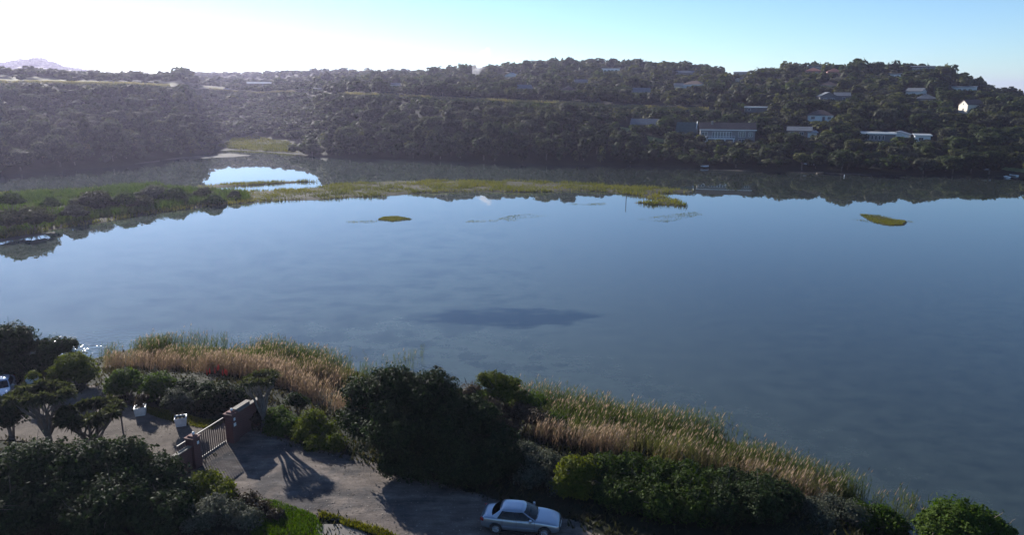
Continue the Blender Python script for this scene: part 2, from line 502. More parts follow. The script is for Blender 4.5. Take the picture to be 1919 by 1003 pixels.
# ------------------------------------------------------------------ terrain and water
def build_terrain():
    def lines(parts):
        out = [parts[0][0]]
        for a, b, st in parts:
            n = max(1, int(round((b - a) / st))); out += list(np.linspace(a, b, n + 1)[1:])
        return np.array(out)
    xs_r = lines([(0, 45, 1.2), (45, 420, 5), (420, 900, 16), (900, 2000, 50), (2000, 6500, 400)])
    xs_l = lines([(0, 55, 1.2), (55, 420, 5), (420, 900, 14), (900, 2000, 40), (2000, 6500, 400)])
    xs = np.concatenate([-xs_l[::-1][:-1], xs_r])
    ys = lines([(-6500, -100, 640), (-100, 15, 6), (15, 85, 1.0), (85, 180, 8), (180, 520, 4), (520, 1100, 11), (1100, 2200, 25), (2200, 2600, 50), (2600, 6500, 350)])
    X, Y = np.meshgrid(xs, ys)
    Z = gz(X, Y)
    s = S(X, Y)
    rd = road_d(s)
    dry = np.exp(-((Y - rd) / 5.5) ** 2) * ((s < 1340) & (Y > 200) & ~((s > 322) & (s < 390)) & ~((s > 555) & (s < 630)))
    fld = ((s < 520) & (Y > rd + 2) & (Y < rd + np.interp(s, [-300, 0, 250, 400, 520], [44, 40, 34, 26, 10]))) * 1.0
    fld = fld * np.clip((fbm(X / 20, Y / 20, 5) - .3) * 6, .3, 1)
    ridge = ((s < -900) & (Y > 700)) * (fbm(X / 60, Y / 60, 9) > .62) * .25
    dry = np.maximum(np.maximum(dry, fld), ridge)
    ny, nx = X.shape
    idx = np.arange(ny * nx).reshape(ny, nx)
    q = np.stack([idx[:-1, :-1], idx[:-1, 1:], idx[1:, 1:], idx[1:, :-1]], -1).reshape(-1, 4)
    me = np_mesh('terrain', np.c_[X.ravel(), Y.ravel(), Z.ravel()], [q], smooth=True)
    a = me.attributes.new('dry', 'FLOAT', 'POINT'); a.data.foreach_set('value', dry.ravel().astype(np.float32))
    m, nt, b = new_mat('soil_and_undergrowth')
    geo = node(nt, 'ShaderNodeNewGeometry')
    n1 = node(nt, 'ShaderNodeTexNoise', Scale=.25, Detail=9, Roughness=.7)
    n2 = node(nt, 'ShaderNodeTexNoise', Scale=1.7, Detail=8, Roughness=.7)
    nt.links.new(geo.outputs['Position'], n1.inputs['Vector']); nt.links.new(geo.outputs['Position'], n2.inputs['Vector'])
    under = ramp(nt, n1.outputs[0], [(.3, (.008, .011, .005)), (.55, (.017, .019, .009)), (.75, (.034, .031, .017))])
    grass = ramp(nt, n2.outputs[0], [(.3, (.075, .08, .03)), (.5, (.14, .13, .06)), (.7, (.22, .195, .11))])
    at = node(nt, 'ShaderNodeAttribute', attribute_name='dry')
    mx = node(nt, 'ShaderNodeMix', data_type='RGBA')
    nt.links.new(at.outputs['Fac'], mx.inputs['Factor']); nt.links.new(under, mx.inputs['A']); nt.links.new(grass, mx.inputs['B'])
    nt.links.new(mx.outputs['Result'], b.inputs['Base Color'])
    b.inputs['Roughness'].default_value = .95; b.inputs['Specular IOR Level'].default_value = .15
    bp = node(nt, 'ShaderNodeBump', Strength=.6, Distance=.12)
    nt.links.new(n2.outputs[0], bp.inputs['Height']); nt.links.new(bp.outputs[0], b.inputs['Normal'])
    tag(link('ground', me, m), None, None, None, 'structure')

def build_water():
    mb = MB()
    mb.add([(-900, -150, 0), (900, -150, 0), (900, 420, 0), (-900, 420, 0)], [(0, 1, 2, 3)])
    m, nt, b = new_mat('lake_water')
    geo = node(nt, 'ShaderNodeNewGeometry')
    pos = geo.outputs['Position']
    sx = node(nt, 'ShaderNodeSeparateXYZ'); nt.links.new(pos, sx.inputs[0])
    def mth(op, a, b_=None, c=None):
        n = node(nt, 'ShaderNodeMath', operation=op)
        for i, v in enumerate((a, b_, c)):
            if v is None: continue
            if isinstance(v, (int, float)): n.inputs[i].default_value = v
            else: nt.links.new(v, n.inputs[i])
        return n.outputs[0]
    def nz(scale, stretch, detail=6, rough=.6):
        mp = node(nt, 'ShaderNodeMapping'); mp.inputs['Scale'].default_value = stretch
        nt.links.new(pos, mp.inputs[0])
        n = node(nt, 'ShaderNodeTexNoise', Scale=scale, Detail=detail, Roughness=rough)
        nt.links.new(mp.outputs[0], n.inputs['Vector']); return n.outputs[0]
    # weed beds on the shallow bottom
    wn_ = nz(.24, (.8, 1, 1), 8, .7)
    weed = ramp(nt, wn_, [(.44, (0, 0, 0)), (.6, (1, 1, 1))])
    c = P(965, 596); 
    ex = mth('MULTIPLY', mth('SUBTRACT', sx.outputs[0], float(c[0])), 1 / 14.0)
    ey = mth('MULTIPLY', mth('SUBTRACT', sx.outputs[1], float(c[1])), 1 / 4.6)
    rr = mth('ADD', mth('MULTIPLY', ex, ex), mth('MULTIPLY', ey, ey))
    rr = mth('ADD', rr, mth('MULTIPLY', mth('SUBTRACT', nz(.35, (.6, 1.2, 1), 6), .5), 2.6))
    bed = ramp(nt, rr, [(.25, (1, 1, 1)), (.95, (0, 0, 0))])
    # the bottom drops away towards the right hand side of the lake
    deep = node(nt, 'ShaderNodeMapRange', interpolation_type='SMOOTHSTEP'); deep.inputs[1].default_value = -22; deep.inputs[2].default_value = 40; deep.inputs[4].default_value = .7
    nt.links.new(sx.outputs[0], deep.inputs[0])
    dark = mth('MAXIMUM', mth('MAXIMUM', mth('MULTIPLY', weed, .5), bed), deep.outputs[0])
    mott = node(nt, 'ShaderNodeMapRange'); mott.inputs[1].default_value = .35; mott.inputs[2].default_value = .65; mott.inputs[3].default_value = -.08; mott.inputs[4].default_value = .16
    nt.links.new(nz(.55, (.75, 1, 1), 8, .72), mott.inputs[0])
    dark = mth('ADD', dark, mott.outputs[0])
    mx = node(nt, 'ShaderNodeMix', data_type='RGBA')
    mx.inputs['A'].default_value = (.074, .094, .08, 1); mx.inputs['B'].default_value = (.008, .012, .012, 1)
    nt.links.new(dark, mx.inputs['Factor'])
    nt.links.new(mx.outputs['Result'], b.inputs['Base Color'])
    b.inputs['Roughness'].default_value = .015
    b.inputs['IOR'].default_value = 1.45
    # calm, with a breath of wind by the near left shore
    g0 = P(185, 640)
    dx = mth('MULTIPLY', mth('SUBTRACT', sx.outputs[0], float(g0[0])), 1 / 9.0)
    dy = mth('MULTIPLY', mth('SUBTRACT', sx.outputs[1], float(g0[1]) - 2), 1 / 5.5)
    rg = mth('ADD', mth('MULTIPLY', dx, dx), mth('MULTIPLY', dy, dy))
    wind = mth('POWER', 2.718, mth('MULTIPLY', rg, -1.0))
    rip = nz(1.5, (.8, 1.4, 1), 1, .5)
    hgt = mth('MULTIPLY', rip, mth('ADD', mth('MULTIPLY', wind, .05), .00007))
    bp = node(nt, 'ShaderNodeBump', Strength=1.0, Distance=1.0)
    nt.links.new(hgt, bp.inputs['Height']); nt.links.new(bp.outputs[0], b.inputs['Normal'])
    tag(mb.build('lake_water', m), None, None, None, 'structure')

build_terrain(); build_water()

def build_near_ground():
    dirt = noise_col('dirt_road_surface', [(.28, (.07, .059, .053)), (.5, (.135, .114, .1)), (.72, (.21, .18, .155))], .55, .95, .8, 10, .15, 5, .05, stretch=(1, 1.7, 1))
    nt = dirt.node_tree; b = nt.nodes['Principled BSDF']
    old = b.inputs['Base Color'].links[0].from_socket
    geo = node(nt, 'ShaderNodeNewGeometry')
    mp = node(nt, 'ShaderNodeMapping'); mp.inputs['Rotation'].default_value = (0, 0, R(38)); mp.inputs['Scale'].default_value = (.25, 1.5, 1)
    nt.links.new(geo.outputs['Position'], mp.inputs[0])
    trk = node(nt, 'ShaderNodeTexNoise', Scale=1.1, Detail=7, Roughness=.7); nt.links.new(mp.outputs[0], trk.inputs['Vector'])
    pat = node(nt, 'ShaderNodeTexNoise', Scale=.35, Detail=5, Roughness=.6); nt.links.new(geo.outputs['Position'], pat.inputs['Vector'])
    fine = node(nt, 'ShaderNodeTexNoise', Scale=9, Detail=6, Roughness=.8); nt.links.new(geo.outputs['Position'], fine.inputs['Vector'])
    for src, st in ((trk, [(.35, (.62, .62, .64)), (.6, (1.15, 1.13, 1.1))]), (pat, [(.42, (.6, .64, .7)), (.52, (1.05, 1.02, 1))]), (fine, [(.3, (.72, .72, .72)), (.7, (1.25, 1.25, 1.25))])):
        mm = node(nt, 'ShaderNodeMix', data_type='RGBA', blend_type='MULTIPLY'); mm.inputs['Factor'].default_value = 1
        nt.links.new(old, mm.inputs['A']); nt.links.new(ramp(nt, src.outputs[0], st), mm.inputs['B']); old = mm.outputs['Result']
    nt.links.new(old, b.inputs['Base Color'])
    gravel = noise_col('gravel_drive_surface', [(.3, (.064, .051, .042)), (.5, (.112, .09, .074)), (.7, (.16, .132, .108))], .8, .95, .8, 10, .15, 9, .04)
    conc = noise_col('concrete_apron_surface', [(.3, (.13, .115, .1)), (.7, (.2, .18, .16))], 1.2, .9, .4, 8, .2, 8, .03)
    Z = ROAD_Z
    rp = [P(x, y, Z) for x, y in [(300, 930), (440, 921), (462, 934), (590, 964), (700, 994), (800, 1040), (1000, 1100), (1250, 1150), (1240, 1060),
                                  (1120, 1003), (1062, 975), (900, 930), (760, 890), (690, 868), (640, 852), (570, 838), (500, 806), (462, 800), (405, 845), (350, 880)]]
    sheet('dirt_road', rp, lambda x, y: np.full(x.shape, Z + .008) + (fbm(x / 1.5, y / 1.5, 30) - .5) * .05, dirt, .13, .3)
    dp = [P(x, y, Z) for x, y in [(440, 842), (395, 862), (360, 885), (290, 880), (200, 860), (60, 830), (-60, 815), (-120, 760), (20, 748), (140, 742), (170, 722),
                                  (200, 730), (215, 752), (262, 768), (330, 790), (380, 795), (440, 800)]]
    sheet('gravel_driveway', dp, lambda x, y: np.full(x.shape, Z + .002) + (fbm(x / 1.5, y / 1.5, 34) - .5) * .05, gravel, .16, .4)
    cp = [P(x, y, Z) for x, y in [(598, 985), (640, 984), (672, 997), (760, 1060), (640, 1100), (590, 1040)]]
    sheet('concrete_apron', cp, lambda x, y: np.full(x.shape, Z + .012), conc, .15, .06)
    return rp, dp
road_poly, drive_poly = build_near_ground()

# ------------------------------------------------------------------ spit, islets and mud
spit_px = [(-120, 470), (0, 450), (100, 432), (200, 416), (300, 400), (400, 386), (500, 378), (600, 374), (700, 369), (790, 362), (900, 360), (1000, 361), (1090, 358),
           (1150, 361), (1195, 368), (1232, 377), (1190, 380), (1225, 385), (1290, 387), (1272, 377), (1225, 364), (1290, 361), (1302, 357), (1200, 352), (1080, 344), (950, 340),
           (740, 340), (640, 346), (560, 355), (480, 359), (400, 357), (330, 352), (290, 346), (220, 351), (150, 357), (0, 363), (-120, 372)]
spit = [P(*p) for p in spit_px]
strip = [P(*p) for p in [(370, 357), (420, 351), (500, 346), (560, 342), (600, 341), (560, 340), (480, 343), (400, 347), (340, 352)]]
islets = [[(708, 412), (735, 415), (772, 411), (745, 406), (720, 407)],
          [(1612, 402), (1650, 404), (1697, 415), (1690, 422), (1655, 423), (1632, 415)]]
inlet = [(408, 277), (440, 266), (480, 264), (530, 271), (575, 284), (560, 288), (500, 284), (440, 280)]
marsh_soil = noise_col('marsh_soil', [(.3, (.014, .013, .008)), (.5, (.032, .029, .015)), (.7, (.06, .052, .028))], .5, .95, .5, 8, .15, 3, .1)
low = lambda x, y: np.full(np.shape(x), .0)
sheet('grass_spit', spit, low, marsh_soil, 1.0, 1.6, dome=.32, edge=2.5)
sheet('grass_strip', strip, low, marsh_soil, .8, .6, dome=.25, edge=1.2)
for k, ip in enumerate(islets):
    sheet('islet', [P(*p) for p in ip], low, marsh_soil, .35, 1.3, dome=.1, edge=.8)
inlet_w = [P(*p) for p in inlet]
sheet('inlet_marsh', inlet_w, lambda x, y: np.maximum(far_z(x, y), 0), marsh_soil, 1.2, 2.0, dome=.35, edge=3)
for mp_ in ([(182, 314), (250, 308), (300, 303), (300, 300), (240, 303), (190, 309)], [(300, 300), (440, 294), (470, 291), (430, 287), (340, 294)],
            [(-60, 462), (0, 454), (50, 445), (105, 437), (100, 435), (40, 443), (-60, 459)],
            [(1330, 318), (1390, 321), (1420, 321), (1395, 318)], [(1480, 323.5), (1560, 326), (1640, 329), (1600, 325), (1500, 321.5)]):
    sheet('mud_bank', [P(*p) for p in mp_], low, M['mud'], .8, .8, dome=.1, edge=1.0)

def marsh_grass(name, label, polys, dens, h, mat, w=.07, hk=None):
    V, F, T, o = [], [], [], 0
    for poly in polys:
        p = np.array([q[:2] for q in poly])
        area = abs(np.dot(p[:, 0], np.roll(p[:, 1], 1)) - np.dot(p[:, 1], np.roll(p[:, 0], 1))) / 2
        xy = scatter_poly(poly, int(area * dens), rng)
        cl = fbm(xy[:, 0] / 4, xy[:, 1] / 4, 40)
        keep = rng.random(len(xy)) < np.clip((cl - .3) * 4, .1, 1); xy = xy[keep]; cl = cl[keep]
        hh = h * (.5 + cl) * (.6 + .8 * rng.random(len(xy)))
        v, f, t = blades(np.c_[xy, np.where(xy[:, 1] > 260, np.maximum(far_z(xy[:, 0], np.maximum(xy[:, 1], 115)), 0), 0) + .05], hh, w, rng, .8, np.clip(.75 * fbm(xy[:, 0] / 9, xy[:, 1] / 9, 44) + .45 * rng.random(len(xy)) - .1, 0, 1))
        V.append(v); F.append(f + o); T.append(t); o += len(v)
    me = np_mesh(name, np.concatenate(V), [np.concatenate(F)], {'tint': np.concatenate(T)})
    tag(link(name, me, mat), label, None, None, 'stuff')
marsh_grass('marsh_grass', 'yellow green marsh grass covering the low spit across the lake', [spit, strip], 9, .7, M['marsh'], .12)
left_spit = [P(*p) for p in [(-120, 462), (0, 444), (100, 427), (200, 411), (300, 396), (400, 382), (470, 377), (460, 362), (400, 358), (330, 354), (290, 349), (220, 354), (150, 360), (0, 368), (-120, 378)]]
marsh_grass('spit_scrub', 'low green scrub growing between the bushes on the left half of the spit', [left_spit], 11, 1.25, M['bush_green'], .2)
marsh_grass('islet_grass', 'short green grass on the small islets in the lake', [[P(*p) for p in ip] for ip in islets], 70, .2, M['marsh'], .05)
marsh_grass('inlet_grass', 'bright marsh grass at the head of the far inlet', [inlet_w], 5, 1.0, M['marsh'], .18)
sparse = [[(1190, 411), (1250, 417), (1320, 402), (1300, 397), (1240, 404)], [(930, 411), (960, 415), (1025, 405), (990, 401), (950, 405)], [(648, 418), (700, 418), (710, 413), (650, 414)],
          [(870, 417), (930, 416), (935, 412), (880, 413)], [(1585, 410), (1630, 418), (1625, 412)], [(1690, 416), (1715, 418), (1705, 413)], [(1060, 386), (1140, 384), (1140, 380), (1070, 382)]]
V = [];
marsh_grass('floating_weed', 'thin weed breaking the lake surface around the islets', [[P(*p) for p in q] for q in sparse], 14, .06, M['marsh'], .07)

# ------------------------------------------------------------------ far trees
def far_tree_proto(g, kind):
    lobes = []
    if kind == 'dome':
        lobes.append((0, 0, .95, .85, .85, .5))
        for k in range(8):
            a = k * 2.4 + g.random(); r = .25 + .5 * g.random()
            lobes.append((r * math.cos(a), r * math.sin(a), 1.0 + .35 * (1 - r) + .15 * g.random(), .3 + .18 * g.random(), .3 + .18 * g.random(), .24 + .14 * g.random()))
        for k in range(4):
            a = k * 1.6 + g.random(); lobes.append((.65 * math.cos(a), .65 * math.sin(a), .6, .34, .34, .34))
    elif kind == 'tall':
        for k in range(10):
            z = .38 + k * .185; a = k * 2.4 + g.random(); r = .42 * (1 - abs(k - 4) / 9) * (.5 + g.random() * .6)
            q = .36 + .2 * g.random()
            lobes.append((r * math.cos(a), r * math.sin(a), z, q, q, .32 + .1 * g.random()))
    else:   # loose
        for k in range(9):
            a = k * 2.4 + g.random(); r = .7 * math.sqrt(g.random()); q = .25 + .25 * g.random()
            lobes.append((r * math.cos(a), r * math.sin(a), .75 + .6 * g.random() * (1.2 - r), q, q, q * .75))
    return lobes
gt = np.random.default_rng(3)
KINDS = ['dome', 'dome', 'dome', 'tall', 'tall', 'loose', 'loose', 'dome']
PMATS = ['far_dark', 'far_dark', 'far_olive', 'far_dark', 'far_olive', 'far_grey', 'far_olive', 'far_grey']
protos_vl, protos, protos_lo, proto_mesh, trunk_mesh = [], [], [], [], []
for i, kd in enumerate(KINDS):
    lb = far_tree_proto(gt, kd)
    hi = leaf_cloud(lb, 750, .085, gt, .86, .65, .5, rough=.45); lo_ = leaf_cloud(lb[:9], 88, .22, gt, .0, .7, .5, rough=.4)
    # low version core: one rough dome
    vl = leaf_cloud(lb[:9], 46, .3, gt, .0, .75, .5, rough=.4)
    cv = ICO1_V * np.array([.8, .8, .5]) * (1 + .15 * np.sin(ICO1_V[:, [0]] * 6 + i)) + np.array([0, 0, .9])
    lo_, vl = [(np.vstack([q[0], cv]), q[1], q[2], ICO1_F + len(q[0]), np.full(len(ICO1_F), .12)) for q in (lo_, vl)]  # low core tint paints in the shade between leaf clumps
    protos_vl.append(vl)
    protos.append(hi); protos_lo.append(lo_)
    me = cloud_mesh('crown', hi); me.materials.append(M[PMATS[i]]); proto_mesh.append(me)
    tb = MB(); tb.tube([(0, 0, -.15), (.03, .02, .45), (0, .03, 1.0)], [.075, .055, .03], 5)
    for k in range(3):
        a = k * 2.1 + i; tb.tube([(.02, .02, .4), (.3 * math.cos(a), .3 * math.sin(a), .75), (.5 * math.cos(a), .5 * math.sin(a), 1.0)], [.04, .03, .015], 4)
    tm = tb.mesh('trunk'); tm.materials.append(M['bark_pale'] if kd == 'tall' else M['bark']); trunk_mesh.append(tm)
lime_mesh = cloud_mesh('crown', leaf_cloud(far_tree_proto(gt, 'dome'), 520, .12, gt, .8, .6, .5)); lime_mesh.materials.append(M['far_lime'])

# ------------------------------------------------------------------ houses on the far side
CLEAR = []     # picture rectangles that stay open in front of a house: x0, x1, y0, y1, distance
FOOT = []      # footprints: x, y, radius

def window_part(root, x, y, z, w, h, mat_f, mat_p, cols=2):
    """window on a wall facing -y of the house"""
    fr = MB(); t = .09
    fr.box((x, y, z + h / 2 - t / 2), (w, .1, t)).box((x, y, z - h / 2 + t / 2), (w, .1, t))
    for k in range(cols + 1):
        fr.box((x - w / 2 + t / 2 + k * (w - t) / cols, y, z), (t, .096, h - 2 * t - .004))
    f = fr.build('window', mat_f, root)
    pb = MB(); pb.box((x, y + .02, z), (w - .02, .03, h - .02)); pb.build('pane', mat_p, f)
    return f

def house(name, label, px, py, d, wpx, h, depth=8, roof='gable', yaw=0, wall='white_paint', rmat='tile_brown', rh=2.0, wins=None, over=.45, clear=1.0, base=None, fascia=None, cat='house', sink=3.0, group=None):
    c = D(px, py, d) if base is None else base
    hc = hit(px, py)
    if hc is not None and abs(hc[1] - d) < 110: c = hc
    d = c[1]
    az = math.atan2(c[0], c[1])
    w = wpx / HOR * d / max(.3, math.cos(yaw))
    if abs(yaw) > .9: w = wpx / HOR * d
    root = empty(name, c, label, cat, group, rz=-az + yaw)
    mb = MB()
    if roof == 'gable_front':
        x, y = w / 2, depth
        v = [(-x, 0, -sink), (x, 0, -sink), (x, 0, h), (0, 0, h + rh), (-x, 0, h), (-x, y, -sink), (x, y, -sink), (x, y, h), (0, y, h + rh), (-x, y, h)]
        mb.add(v, [(0, 1, 2, 3, 4), (9, 8, 7, 6, 5), (0, 4, 9, 5), (1, 6, 7, 2), (0, 5, 6, 1), (2, 7, 8, 3), (4, 3, 8, 9)])
    else:
        mb.box((0, depth / 2, (h - sink) / 2), (w, depth, h + sink))
    mb.build('wall', M[wall], root)
    rb = MB(); x, o, t = w / 2 + over, over, .18
    y0, y1, ym = -o, depth + o, depth / 2
    e = h - over * rh / (depth / 2) * .6 + .03
    if roof == 'gable':
        for z in (0,):
            v = [(-x, y0, e), (x, y0, e), (x, ym, h + rh), (-x, ym, h + rh), (-x, y1, e), (x, y1, e)]
            v2 = [(a, b_, c_ + t) for a, b_, c_ in v]
            rb.add(v + v2, [(0, 1, 2, 3), (3, 2, 5, 4), (6, 9, 8, 7), (9, 10, 11, 8), (0, 6, 7, 1), (4, 5, 11, 10), (0, 3, 9, 6), (3, 4, 10, 9), (1, 7, 8, 2), (2, 8, 11, 5)])
        # gable ends
        for sx_ in (-1, 1):
            gb = MB()
            xx = sx_ * (w / 2)
            gb.add([(xx, 0, h), (xx, depth, h), (xx, ym, h + rh - .02), (xx - sx_ * .2, 0, h), (xx - sx_ * .2, depth, h), (xx - sx_ * .2, ym, h + rh - .02)], [(0, 1, 2), (3, 5, 4), (0, 3, 4, 1), (1, 4, 5, 2), (2, 5, 3, 0)])
            gb.build('gable', M[wall], root)
    elif roof == 'gable_front':
        e = h - over * rh / (w / 2) + .02
        v = [(-x, y0, e), (0, y0, h + rh + .02), (x, y0, e), (-x, y1, e), (0, y1, h + rh + .02), (x, y1, e)]
        v2 = [(a, b_, c_ + t) for a, b_, c_ in v]
        rb.add(v + v2, [(0, 1, 4, 3), (1, 2, 5, 4), (6, 9, 10, 7), (7, 10, 11, 8), (0, 6, 7, 1), (1, 7, 8, 2), (3, 4, 10, 9), (4, 5, 11, 10), (0, 3, 9, 6), (2, 8, 11, 5)])
    elif roof == 'hip':
        r = min(w, depth) / 2
        v = [(-x, y0, e), (x, y0, e), (x, y1, e), (-x, y1, e), (-x + r + over, ym, h + rh), (x - r - over, ym, h + rh)]
        rb.add(v, [(0, 1, 5, 4), (1, 2, 5), (2, 3, 4, 5), (3, 0, 4), (0, 3, 2, 1)])
    else:
        v = [(-x, y0, h + .02), (x, y0, h + .02), (x, y1, h + rh), (-x, y1, h + rh)]
        v2 = [(a, b_, c_ + .22) for a, b_, c_ in v]
        rb.add(v + v2, [(0, 3, 2, 1), (4, 5, 6, 7), (0, 1, 5, 4), (1, 2, 6, 5), (2, 3, 7, 6), (3, 0, 4, 7)])
    rb.build('roof', M[rmat], root)
    if fascia:
        MB().box((0, -over - .05, e + .05), (w + 2 * over, .08, .34)).build('fascia', M[fascia], root)
    for (wx, wz, ww, wh) in (wins or []):
        window_part(root, wx * w, -.03, wz, ww, wh, M['white_paint'], M['glass_far'], max(1, int(round(ww / .9))))
    if clear:
        top = h + rh
        _, pt = proj(c[0], c[1], c[2] + top)
        CLEAR.append((px - wpx * .5 * clear, px + wpx * .5 * clear, pt - 2, pt + .78 * (py - pt) if name == 'lake_house' else (py + 1 if name == 'cream_gable_house' else py - 1.5 if name in ('white_cottage', 'cream_gable_house', 'lakeside_bungalow') else pt + .62 * (py - pt)), c[1]))
    FOOT.append((c[0] + math.sin(az) * depth / 2, c[1] + depth / 2, min(w, depth) * .6 + .5))
    for q in (-.35, .35): FOOT.append((c[0] + math.sin(az) * depth / 2 + q * w * math.cos(az), c[1] + depth / 2 - q * w * math.sin(az), min(w, depth) * .55 + .5))
    return root, w

def win_row(n, z, w, h, a=-.4, b=.4):
    return [(a + (b - a) * (k + .5) / n, z, w, h) for k in range(n)]

# the large house above the water with the deck
big, bw = house('lake_house', 'long two storey house with brown roof and white deck above the far shore', 1362, 271, 285, 100, 5.6, 9, 'gable', .06, 'grey_wall', 'tile_brown', 2.4,
                [(.26, 3.9, 2.6, 2.2), (.26, 1.3, 2.2, 1.8), (.42, 3.9, 1.6, 1.6), (-.42, 3.9, 2.2, 1.7)], fascia='white_paint')
for k in range(7):
    window_part(big, -5.2 + k * 1.05, -.05, 3.7, .95, 2.3, M['white_paint'], M['glass_far'], 1)
dk = MB(); dk.box((-2.6, -1.7, 2.35), (10.5, 3.2, .25)); dk.build('deck', M['white_paint'], big)
rl = MB(); rl.box((-2.6, -3.2, 3.35), (10.4, .09, .09))
for k in range(12): rl.box((-7.75 + k * .936, -3.2, 2.9), (.07, .07, .82))
rl.build('railing', M['white_paint'], big)
for xx in (-7.5, -4.5, -1.0, 2.2): MB().box((xx, -3.0, .0), (.4, .35, 4.4)).build('deck_post', M['white_paint'], big)
MB().box((-8.1, -1.9, .6), (.45, 2.2, 5.2)).build('side_wall', M['white_paint'], big)
MB().box((-5.8, 3.2, 7.9), (.8, .8, 1.8)).build('chimney', M['grey_wall'], big)
a1, _ = house('a_frame_cabin', 'dark green steep roofed cabin left of the long lake house', 1284, 258, 292, 34, 1.2, 8, 'gable', -.12, 'grey_wall', 'roof_green', 4.6, [(-.2, .2, 1.4, 1.0)], over=.5, clear=.9)
MB().tube([(4.0, -.6, .4), (4.0, 4.0, 6.3)], .14, 4).tube([(4.0, 8.6, .4), (4.0, 4.0, 6.3)], .14, 4).build('barge_board', M['white_paint'], a1)
house('low_house', 'low house with long pale grey roof among trees left of the green cabin', 1206, 241, 305, 48, 1.6, 8, 'gable', -.1, 'grey_wall', 'tile_grey', 2.1, [(-.3, .3, 1.2, 1)], clear=.85)
house('white_cottage', 'white cottage with brown hipped roof among dark trees on the right slope', 1537, 228, 330, 44, 2.7, 8, 'hip', .05, 'white_paint', 'tile_brown', 2.1, [(-.3, 1.5, 1.6, 1.2), (.12, 1.1, 1.2, 2.0), (.34, 1.5, 1.4, 1.2)])
house('lakeside_bungalow', 'low white bungalow with flat pale eaves behind the waterside trees', 1645, 266, 278, 58, 2.9, 8, 'mono', .1, 'grey_wall', 'roof_pale', .3, win_row(6, 1.5, .9, 1.7, -.45, .2), fascia='white_paint', clear=.9)
house('gabled_annexe', 'pale gabled annexe between the bungalow and the palm tree', 1682, 263, 281, 36, 1.9, 7, 'gable_front', -.1, 'white_paint', 'roof_pale', 1.1, [(0, .7, 1.6, 1.1)], clear=.9)
house('flat_annexe', 'flat roofed white annexe at the right end of the bungalow', 1728, 268, 276, 26, 2.6, 6, 'mono', .1, 'white_paint', 'roof_pale', .25, [(-.1, 1.3, 1.6, 1.3)], fascia='white_paint')
house('cream_gable_house', 'narrow cream house with sunlit gable on the right slope', 1803, 212, 335, 27, 3.8, 7, 'gable_front', -1.0, 'cream_paint', 'tile_brown', 2.0, [(0, 4.0, .8, .8), (.05, 1.6, 1.0, 1.2)], over=.3)
house('terrace_house', 'long white house under the end of the right hand ridge', 1802, 175, 425, 42, 3.4, 8, 'mono', -.1, 'white_paint', 'roof_pale', .3, win_row(4, 1.6, 1.6, 1.7), clear=1.1)
house('grey_gable_house', 'grey house with white barge boards below the right hill', 1552, 194, 392, 30, 3.4, 9, 'gable_front', .2, 'grey_wall', 'tile_grey', 1.9, [(-.2, 1.8, 1.6, 1.4), (.22, 1.8, 1.6, 1.4)], clear=1)
house('grey_wing', 'grey wing with a long roof beside the grey gabled house', 1578, 190, 396, 26, 2.6, 8, 'gable', .1, 'grey_wall', 'tile_grey', 1.6, [(.1, 1.4, 1.4, 1.2)])
house('brown_roof_house', 'house with reddish brown hipped roof above the grey gabled house', 1552, 168, 440, 30, 2.4, 9, 'hip', 0, 'cream_paint', 'tile_brown', 2.2, [(.1, 1.2, 1.5, 1.2)])
house('pink_house', 'pink red house on the crest of the right hill', 1523, 142, 490, 28, 3.2, 9, 'hip', 0, 'pink_paint', 'tile_red', 2.0, [(-.2, 1.6, 1.5, 1.4), (.2, 1.6, 1.5, 1.4)])
house('crest_house', 'grey flat topped house standing against the sky above the pink house', 1527, 133, 500, 22, 3.4, 8, 'mono', 0, 'grey_wall', 'tile_grey', .3, [(-.2, 1.8, 1.8, 1.4), (.2, 1.8, 1.8, 1.4)], clear=1.1)
house('red_roof_house', 'house with red tiled roof right of the pink house on the crest', 1563, 142, 485, 24, 2.6, 8, 'hip', .1, 'pink_paint', 'tile_red', 2.0, [(.1, 1.2, 1.4, 1.2)])
house('ridge_house', 'long grey house on top of the right ridge against the sky', 1727, 134, 470, 42, 3.0, 8, 'mono', 0, 'grey_wall', 'tile_grey', .6, win_row(5, 1.5, 1.4, 1.4), clear=1.1)
house('small_white_house', 'small pale house half hidden under the right ridge', 1677, 147, 455, 22, 2.4, 7, 'mono', 0, 'white_paint', 'tile_grey', .4, [(-.2, 1.3, 1.4, 1.1), (.2, 1.3, 1.4, 1.1)])
house('white_gable_house', 'white walled house with dark roof on the middle slope', 1296, 168, 500, 36, 3.2, 9, 'hip', -.4, 'white_paint', 'tile_brown', 2.0, [(-.2, 1.6, 1.5, 1.3), (.2, 1.6, 1.5, 1.3)])
house('grey_shed_house', 'small grey roofed house just left of the white walled house', 1271, 170, 490, 15, 2.6, 7, 'gable', 0, 'white_paint', 'tile_grey', 1.6, [(0, 1.3, 1.2, 1.2)])
house('broad_roof_house', 'broad dull grey roof among trees above the road', 1203, 180, 420, 32, 1.8, 9, 'gable', .15, 'grey_wall', 'tile_grey', 2.6, [(.1, .8, 1.2, 1)])
house('lookout_house', 'flat roofed house standing in the dip of the skyline', 1388, 142, 600, 26, 3.0, 8, 'mono', 0, 'grey_wall', 'roof_pale', .4, win_row(3, 1.6, 2.0, 1.4), clear=1.1)
house('salmon_house', 'small salmon house below the dip of the skyline', 1382, 160, 520, 10, 4.2, 6, 'gable_front', -.5, 'cream_paint', 'tile_brown', 1.0, [(0, 2.2, 1.0, 1.4)])
house('blue_white_house', 'white house with blue grey roof near the smoke', 956, 150, 560, 20, 3.2, 8, 'gable_front', -.3, 'white_paint', 'roof_pale', 2.0, [(-.2, 1.6, 1.4, 1.4), (.2, 1.6, 1.4, 1.4)])
